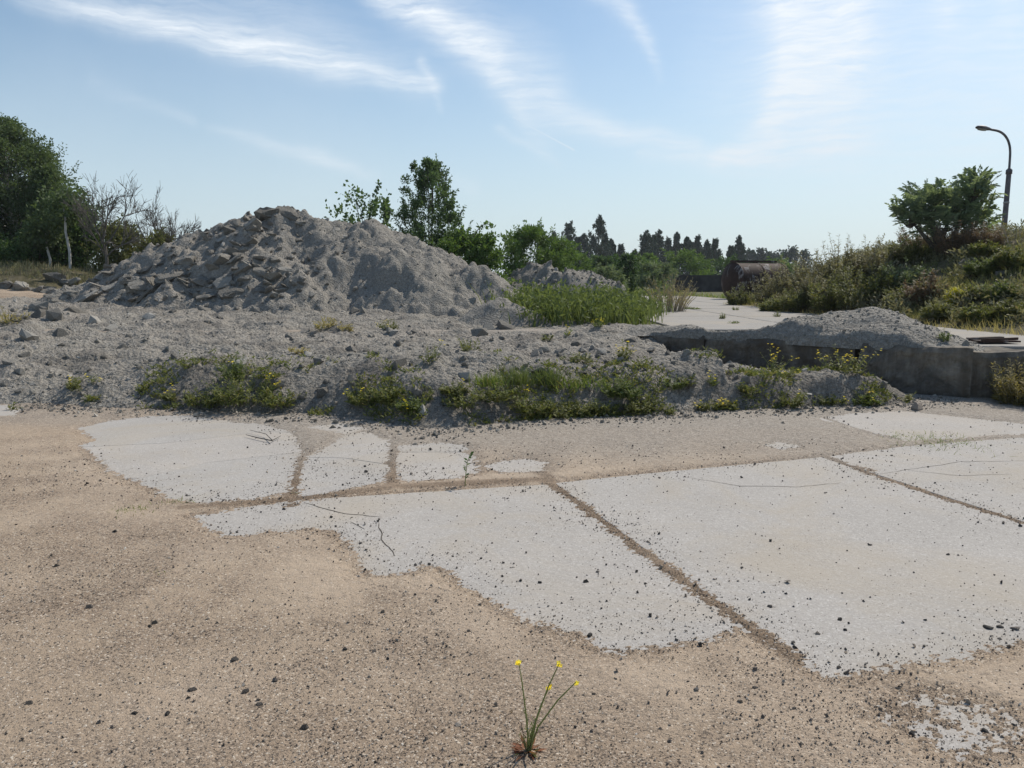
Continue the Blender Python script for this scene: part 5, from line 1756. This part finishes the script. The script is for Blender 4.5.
# dry grass clump hiding the right end of the wall
for i, (x, y, h_, w_, lab) in enumerate([(6.72, 9.95, .72, .9, 'dry grassy brush at the right edge hiding the wall end, left half'), (7.45, 9.8, .80, 1.1, 'dry grassy brush at the right edge hiding the wall end, right half')]):
    stalky('dry_brush', lab, (x, y, 0), h_, w_ * 1.2, 150, mat_leaf('dry brush leaves', (.13, .11, .045), (.24, .20, .085), .4), 420 + i, 'dry brush at the wall end', 'brush', L=.10, Lw=.022, per=34, stem=PALESTEM, flower=WHITEF, ffrac=.05, fl_size=.012, lean=.5, stemr=.003, low=.02)
# sparse ground cover on the bank face
rng = np.random.default_rng(37)
mb = MB()
fpx = np.array([p[0] for p in _foot]); fpy = np.array([p[1] for p in _foot])
cnt = 0
for i in range(2600):
    px_ = rng.uniform(120, 900)
    f = gp(px_, float(np.interp(px_, fpx, fpy)))
    x = f[0] + rng.normal(0, .05); y = f[1] + abs(rng.normal(0, .5)) + .02
    if fbm(np.array([x * 1.1]), np.array([y * 1.1]), 3, 67)[0] < -.06 + (.2 if 410 < px_ < 460 else 0): continue
    z = gz(x, y, ('rubble', 'ground'))
    n = rng.integers(5, 14)
    an = rng.random(n) * 2 * pi
    A = unit(np.stack([np.cos(an), np.sin(an), rng.uniform(0, 1.3, n)], 1))
    mb.add(*leaves(np.array([x, y, z]) + rng.normal(0, .035, (n, 3)) * [1, 1, .5], A, rng.uniform(.03, .09), .02, rng))
mb.obj('ground_cover', LEAF_WEED)['kind'] = 'stuff'

# ------------------------------------------------------------------ yellow flower in the foreground
g = gp(527, 757); b = np.array([g[0], g[1], .012])
fp = empty('flowering_plant', b, 'thin plant with four yellow flowers on the sand in the foreground', 'plant')
rng = np.random.default_rng(6)
tips = [(519, 663), (559, 664), (549, 688), (576, 682)]
sm = MB()
Yd = g[1]
for i, (tx, ty) in enumerate(tips):
    t = at(tx, ty, Yd + (.03, -.02, .05, .0)[i]) - b
    base_ = np.array([rng.normal(0, .006), rng.normal(0, .006), 0])
    c1 = base_ + (t - base_) * .33 + np.array([-.12 * t[0], 0, .012]); c2 = base_ + (t - base_) * .7 + np.array([-.08 * t[0], 0, .012])
    st = MB().add(*tube([base_, c1, c2, t], [.0034, .003, .0024, .0016], 6))
    # narrow stem leaves and pods
    for f in (.25, .42, .55, .7, .82):
        q = base_ + (t - base_) * f
        a = rng.random() * 2 * pi
        st.add(*leaves(q[None], unit(np.array([[cos(a) * .5, sin(a) * .5, 1.0]])), rng.uniform(.012, .03), .003, rng))
    st.obj('stem', STEM, fp, True)
    fm = MB()
    for k in range((4, 3, 4, 2)[i]):
        c = t + rng.normal(0, .004, 3)
        aa = np.arange(4) * pi / 2 + rng.random()
        nrm = unit(np.array([rng.normal(0, .3), -.6, 1.0]))
        u_ = unit(np.cross(nrm, [1, 0, 0])); v_ = np.cross(nrm, u_)
        A = unit(np.cos(aa)[:, None] * u_ + np.sin(aa)[:, None] * v_ + nrm * .25)
        fm.add(*leaves(np.repeat(c[None], 4, 0), A, .0085, .0075, rng, side=np.cross(A, nrm), mid=.62))
    fm.obj('flower', YELLOW, fp)
ext = MB()
for i in range(9):   # short leaf-bearing side shoots
    a = rng.random() * 2 * pi; h = rng.uniform(.05, .13)
    ext.add(*tube([(0, 0, 0), (cos(a) * .012, sin(a) * .012, h * .6), (cos(a) * .03, sin(a) * .03, h)], [.0016, .0013, .0006], 4))
    for f in (.4, .6, .8, 1):
        ext.add(*leaves(np.array([[cos(a) * .03 * f, sin(a) * .03 * f, h * f]]), unit(np.array([[cos(a + 2), sin(a + 2), 1.2]])), .022, .004, rng))
ext.obj('side_shoots', STEM, fp)
rm = MB()
n = 60
an = rng.random(n) * 2 * pi
rr = rng.uniform(.004, .02, n)
P = np.stack([np.cos(an) * rr, np.sin(an) * rr, rng.uniform(.002, .015, n)], 1)
A = unit(np.stack([np.cos(an), np.sin(an), rng.uniform(-.02, .55, n)], 1))
rm.add(*leaves(P, A, rng.uniform(.02, .06, n), .013, rng, side=np.stack([-np.sin(an), np.cos(an), rng.normal(0, .5, n)], 1)))
rm.obj('basal_leaves', REDLEAF, fp)

dm = MB()
for (ex, ey, h) in ((-.05, .03, .13), (.07, -.02, .10), (-.03, -.04, .07)):   # withered stalks
    dm.add(*tube([(0, 0, 0), (ex * .4, ey * .4, h * .8), (ex, ey, h), (ex * 1.6, ey * 1.6, h * .8)], [.0016, .0014, .001, .0006], 4))
    dm.add(*leaves(np.repeat(np.array([[ex, ey, h]]), 3, 0), unit(rng.normal(size=(3, 3))), .014, .005, rng))
dm.obj('withered_stalks', DRYLEAF, fp)

# sapling on the slab
g = gp(465, 486)
sp = empty('sapling', (g[0], g[1], 0), 'tiny upright sapling in the sand joint between the pale slabs', 'plant')
top = at(470, 454, g[1]) - np.array([g[0], g[1], 0])
pts = np.array([(0, 0, 0), top * .35 + [-.008, 0, 0], top * .7 + [-.012, 0, 0], top])
MB().add(*tube(pts, [.004, .0035, .003, .0015], 6)).obj('stem', STEM, sp, True)
fo = MB()
for f in np.linspace(.25, 1, 12):
    q = np.array([np.interp(f, [0, .35, .7, 1], pts[:, j]) for j in range(3)])
    a = rng.random() * 2 * pi
    fo.add(*leaves(q[None], unit(np.array([[cos(a), sin(a), .6]])), .04, .022, rng))
fo.obj('foliage', LEAF_DARK, sp)
# twigs
tw = empty('twig', (*gp(262, 438), .012), 'thin dark forked twig on the upper left slab', 'twig')
o_ = np.array([*gp(262, 438), 0.0])
q = [np.array([*gp(*a), .012]) - o_ for a in ((246, 437), (258, 440), (272, 443), (281, 438))]
MB().add(*tube(q, [.003, .006, .006, .003], 5)).obj('stem', DEADWOOD, tw)
q = [np.array([*gp(*a), .02]) - o_ for a in ((272, 443), (266, 437), (250, 433))]
MB().add(*tube(q, [.005, .004, .002], 5)).obj('branch', DEADWOOD, tw)

# ------------------------------------------------------------------ street lamp
LAMP = Mat('weathered lamp metal')
LAMP.base(LAMP.ramp(LAMP.noise(6, 5), [(.35, (.085, .075, .08)), (.65, (.16, .145, .15))])); LAMP.bsdf.inputs['Roughness'].default_value = .55; LAMP.bsdf.inputs['Metallic'].default_value = .3
LAMP = LAMP.m
LENS = Mat('dull lamp glass'); LENS.base((.30, .30, .29)); LENS.bsdf.inputs['Roughness'].default_value = .3; LENS = LENS.m
Yl = 35.0
b = at(1001, 262, Yl); b[2] = gz(b[0], Yl, ('bank', 'ground')) - .2
lp = empty('street_lamp', b, 'old leaning street lamp with curved arm on the embankment crest', 'street lamp')
f0 = np.array([0, 0, 0.]); f1 = at(1009, 172, Yl) - b
MB().add(*tube([f0, f0 + (f1 - f0) * .5, f1], [.125, .115, .10], 14)).obj('pole', LAMP, lp, True)
dirp = unit(f1 - f0)
MB().add(*tube([f1 - dirp * .10, f1 - dirp * .09, f1 + dirp * .08, f1 + dirp * .16, f1 + dirp * .17], [.10, .13, .13, .06, .04], 14)).obj('collar', LAMP, lp, True)
mid_ = f0 + (f1 - f0) * .70
MB().add(*tube([mid_ - dirp * .04, mid_ - dirp * .039, mid_ + dirp * .039, mid_ + dirp * .04], [.10, .125, .125, .10], 14)).obj('clamp_band', LENS, lp, True)
arm = [at(*q, Yl) - b for q in ((1009, 172), (1010, 158), (1010.3, 150), (1009.2, 143), (1006.5, 137), (1002, 132.5), (997, 130.5), (991, 129.6))]
ts = np.linspace(0, len(arm) - 1, 30); arm = np.array(arm)
arm = np.stack([np.interp(ts, range(len(arm)), arm[:, j]) for j in range(3)], 1)
arm[2:-2] = (arm[:-4] + arm[1:-3] + arm[2:-2] + arm[3:-1] + arm[4:]) / 5
MB().add(*tube(arm, .05, 10)).obj('arm', LAMP, lp, True)
e0 = at(992, 130, Yl) - b; e1 = at(975.5, 127.2, Yl) - b
ax = unit(e1 - e0); Lh = np.linalg.norm(e1 - e0)
sec = [(0, .05), (.08, .075), (.25, .12), (.5, .16), (.75, .15), (.92, .10), (1.0, .02)]
upv = unit(np.cross(np.cross(ax, [0, 0, 1.]), ax)); sdv = np.cross(ax, upv)
n = 16; a = np.arange(n) * 2 * pi / n
V = np.concatenate([e0 + ax * t * Lh + (np.cos(a)[:, None] * sdv * r * 1.15 + np.sin(a)[:, None] * upv * r * np.where(np.sin(a) > 0, .75, .38)[:, None]) for t, r in sec])
i = np.arange(len(sec) - 1)[:, None] * n; j = np.arange(n)[None]
F = np.stack([i + j, i + (j + 1) % n, i + n + (j + 1) % n, i + n + j], 2).reshape(-1, 4)
hd = MB().add(V, F).obj('lamp_head', LAMP, lp, True)
sec2 = [(.30, .02), (.36, .09), (.55, .125), (.78, .115), (.88, .02)]
V = np.concatenate([e0 + ax * t * Lh - upv * .045 + (np.cos(a)[:, None] * sdv * r + np.sin(a)[:, None] * upv * r * .45) for t, r in sec2])
i = np.arange(len(sec2) - 1)[:, None] * n
F = np.stack([i + j, i + (j + 1) % n, i + n + (j + 1) % n, i + n + j], 2).reshape(-1, 4)
MB().add(V, F).obj('lens', LENS, hd, True)

# ------------------------------------------------------------------ rusty tank and dark wall
RUST = Mat('rusty steel')
c = RUST.ramp(RUST.noise(1.8, 6, .7), [(.3, (.022, .014, .012)), (.5, (.042, .024, .019)), (.65, (.06, .034, .026)), (.8, (.055, .045, .042))])
mp = RUST.n('ShaderNodeMapping'); mp.inputs['Scale'].default_value = (1.6, 1.6, .55); RUST.l(RUST.pos(), mp.inputs[0])
pt = RUST.rng(RUST.noise(1.7, 5, .65, mp.outputs[0], 1.0), .55, .66)
c = RUST.mix(RUST.math('MULTIPLY', pt, .8), c, (.30, .285, .28))
RUST.base(c); RUST.bump(RUST.noise(9, 5, .7), .02, .6); RUST.bsdf.inputs['Roughness'].default_value = .75
RUST = RUST.m
Yt = 41.0
c0 = at(733, 282, Yt)
rt = .95
tk = empty('storage_tank', (c0[0], c0[1], .64), 'big rusty cylindrical tank lying at the end of the road', 'tank')
dx = unit(np.array([.93, .37, 0])); sy = np.array([-dx[1], dx[0], 0]); cz = np.array([0, 0, rt + .05])
n = 40; a = np.arange(n) * 2 * pi / n
def ring(t, r): return cz + dx * t + np.cos(a)[:, None] * sy * r + np.sin(a)[:, None] * np.array([0, 0, 1.]) * r
def lathe(sec):
    V = np.concatenate([ring(t, r) for t, r in sec])
    i = np.arange(len(sec) - 1)[:, None] * n; j = np.arange(n)[None]
    return V, np.stack([i + j, i + (j + 1) % n, i + n + (j + 1) % n, i + n + j], 2).reshape(-1, 4)
MB().add(*lathe([(0, rt), (.8, rt), (1.6, rt), (2.2, rt), (2.6, rt), (3.0, rt)])).obj('shell', RUST, tk, True)
MB().add(*lathe([(0.003, rt - .004), (-.07, rt * .95), (-.15, rt * .82), (-.24, rt * .6), (-.30, rt * .34), (-.33, .02)])).obj('end_cap', RUST, tk, True)
MB().add(*lathe([(3.0, rt), (3.1, rt * .9), (3.25, rt * .55), (3.3, .02)])).obj('end_cap', RUST, tk, True)
for t in (0, 1.4, 2.9): MB().add(*lathe([(t - .04, rt - .01), (t - .04, rt + .022), (t + .04, rt + .022), (t + .04, rt - .01)])).obj('band', RUST, tk)


def box(c, ux, uy, uz):
    c, ux, uy, uz = map(np.asarray, (c, ux, uy, uz))
    V = [c + sx * ux + s_y * uy + sz * uz for sz in (-1, 1) for sx, s_y in ((-1, -1), (1, -1), (1, 1), (-1, 1))]
    return V, np.array([(0, 3, 2, 1), (4, 5, 6, 7), (0, 1, 5, 4), (1, 2, 6, 5), (2, 3, 7, 6), (3, 0, 4, 7)])


MB().add(*box(cz + dx * 1.3 + np.array([0, 0, rt + .07]), dx * 1.4, sy * .18, (0, 0, .05))).obj('top_rail', RUST, tk)
MB().add(*box(cz + dx * .9 + np.array([0, 0, -rt - .05]), dx * .1, sy * .6, (0, 0, .14))).obj('saddle', CONC_WALL, tk)
MB().add(*box(cz + dx * 2.4 + np.array([0, 0, -rt - .05]), dx * .1, sy * .6, (0, 0, .14))).obj('saddle', CONC_WALL, tk)

DARKW = Mat('dark tarred wall'); DARKW.base(DARKW.ramp(DARKW.noise(1.2, 5), [(.35, (.035, .034, .036)), (.7, (.07, .066, .066))])); DARKW.bump(DARKW.noise(6, 4), .03, .5); DARKW = DARKW.m
a0 = at(676, 277, 72); a1 = at(790, 277, 72)
dw = empty('boundary_wall', (a0[0], 72, .5), 'long low dark wall left of the rusty tank', 'wall')
for k in range(5):
    w = (a1[0] - a0[0]) / 5
    MB().add(*box((w * (k + .5), 0, .85), (w / 2 - .012, 0, 0), (0, .11, 0), (0, 0, .78))).obj('wall_panel', DARKW, dw)
MB().add(*box((w * 2.5, 0, 1.665), (w * 2.5, 0, 0), (0, .16, 0), (0, 0, .032))).obj('coping', DARKW, dw)
for k in range(6):
    MB().add(*box((w * k, -.16, .8), (.09, 0, 0), (0, .045, 0), (0, 0, .83))).obj('post', DARKW, dw)

# rusty plate lying on the raised slab
p = at(992, 343, 11.6); p[2] = .70
pl = empty('metal_plate', p, 'dark rusty metal plate lying on the raised slab at the right', 'plate')
MB().add(*box((0, 0, .012), (.30, .03, 0), (-.03, .19, 0), (0, 0, .012))).obj('sheet', RUST, pl)
MB().add(*box((0, -.175, .045), (.29, .03, .01), (0, .014, 0), (0, 0, .02))).obj('folded_edge', RUST, pl)
MB().add(*box((-.05, .10, .05), (.24, -.03, .012), (.01, .07, .0), (0, 0, .010))).obj('bent_strip', RUST, pl)

# ------------------------------------------------------------------ air
HZ = bpy.data.materials.new('pale haze'); HZ.use_nodes = True
nt = HZ.node_tree; nt.nodes.clear()
o_ = nt.nodes.new('ShaderNodeOutputMaterial'); v_ = nt.nodes.new('ShaderNodeVolumePrincipled')
v_.inputs['Color'].default_value = (.88, .93, 1, 1); v_.inputs['Density'].default_value = .00024; v_.inputs['Anisotropy'].default_value = .2
nt.links.new(v_.outputs[0], o_.inputs['Volume'])
V, F = box((0, 0, 14), (1500, 0, 0), (0, 1500, 0), (0, 0, 18))
MB().add(V, F).obj('haze', HZ)['kind'] = 'stuff'
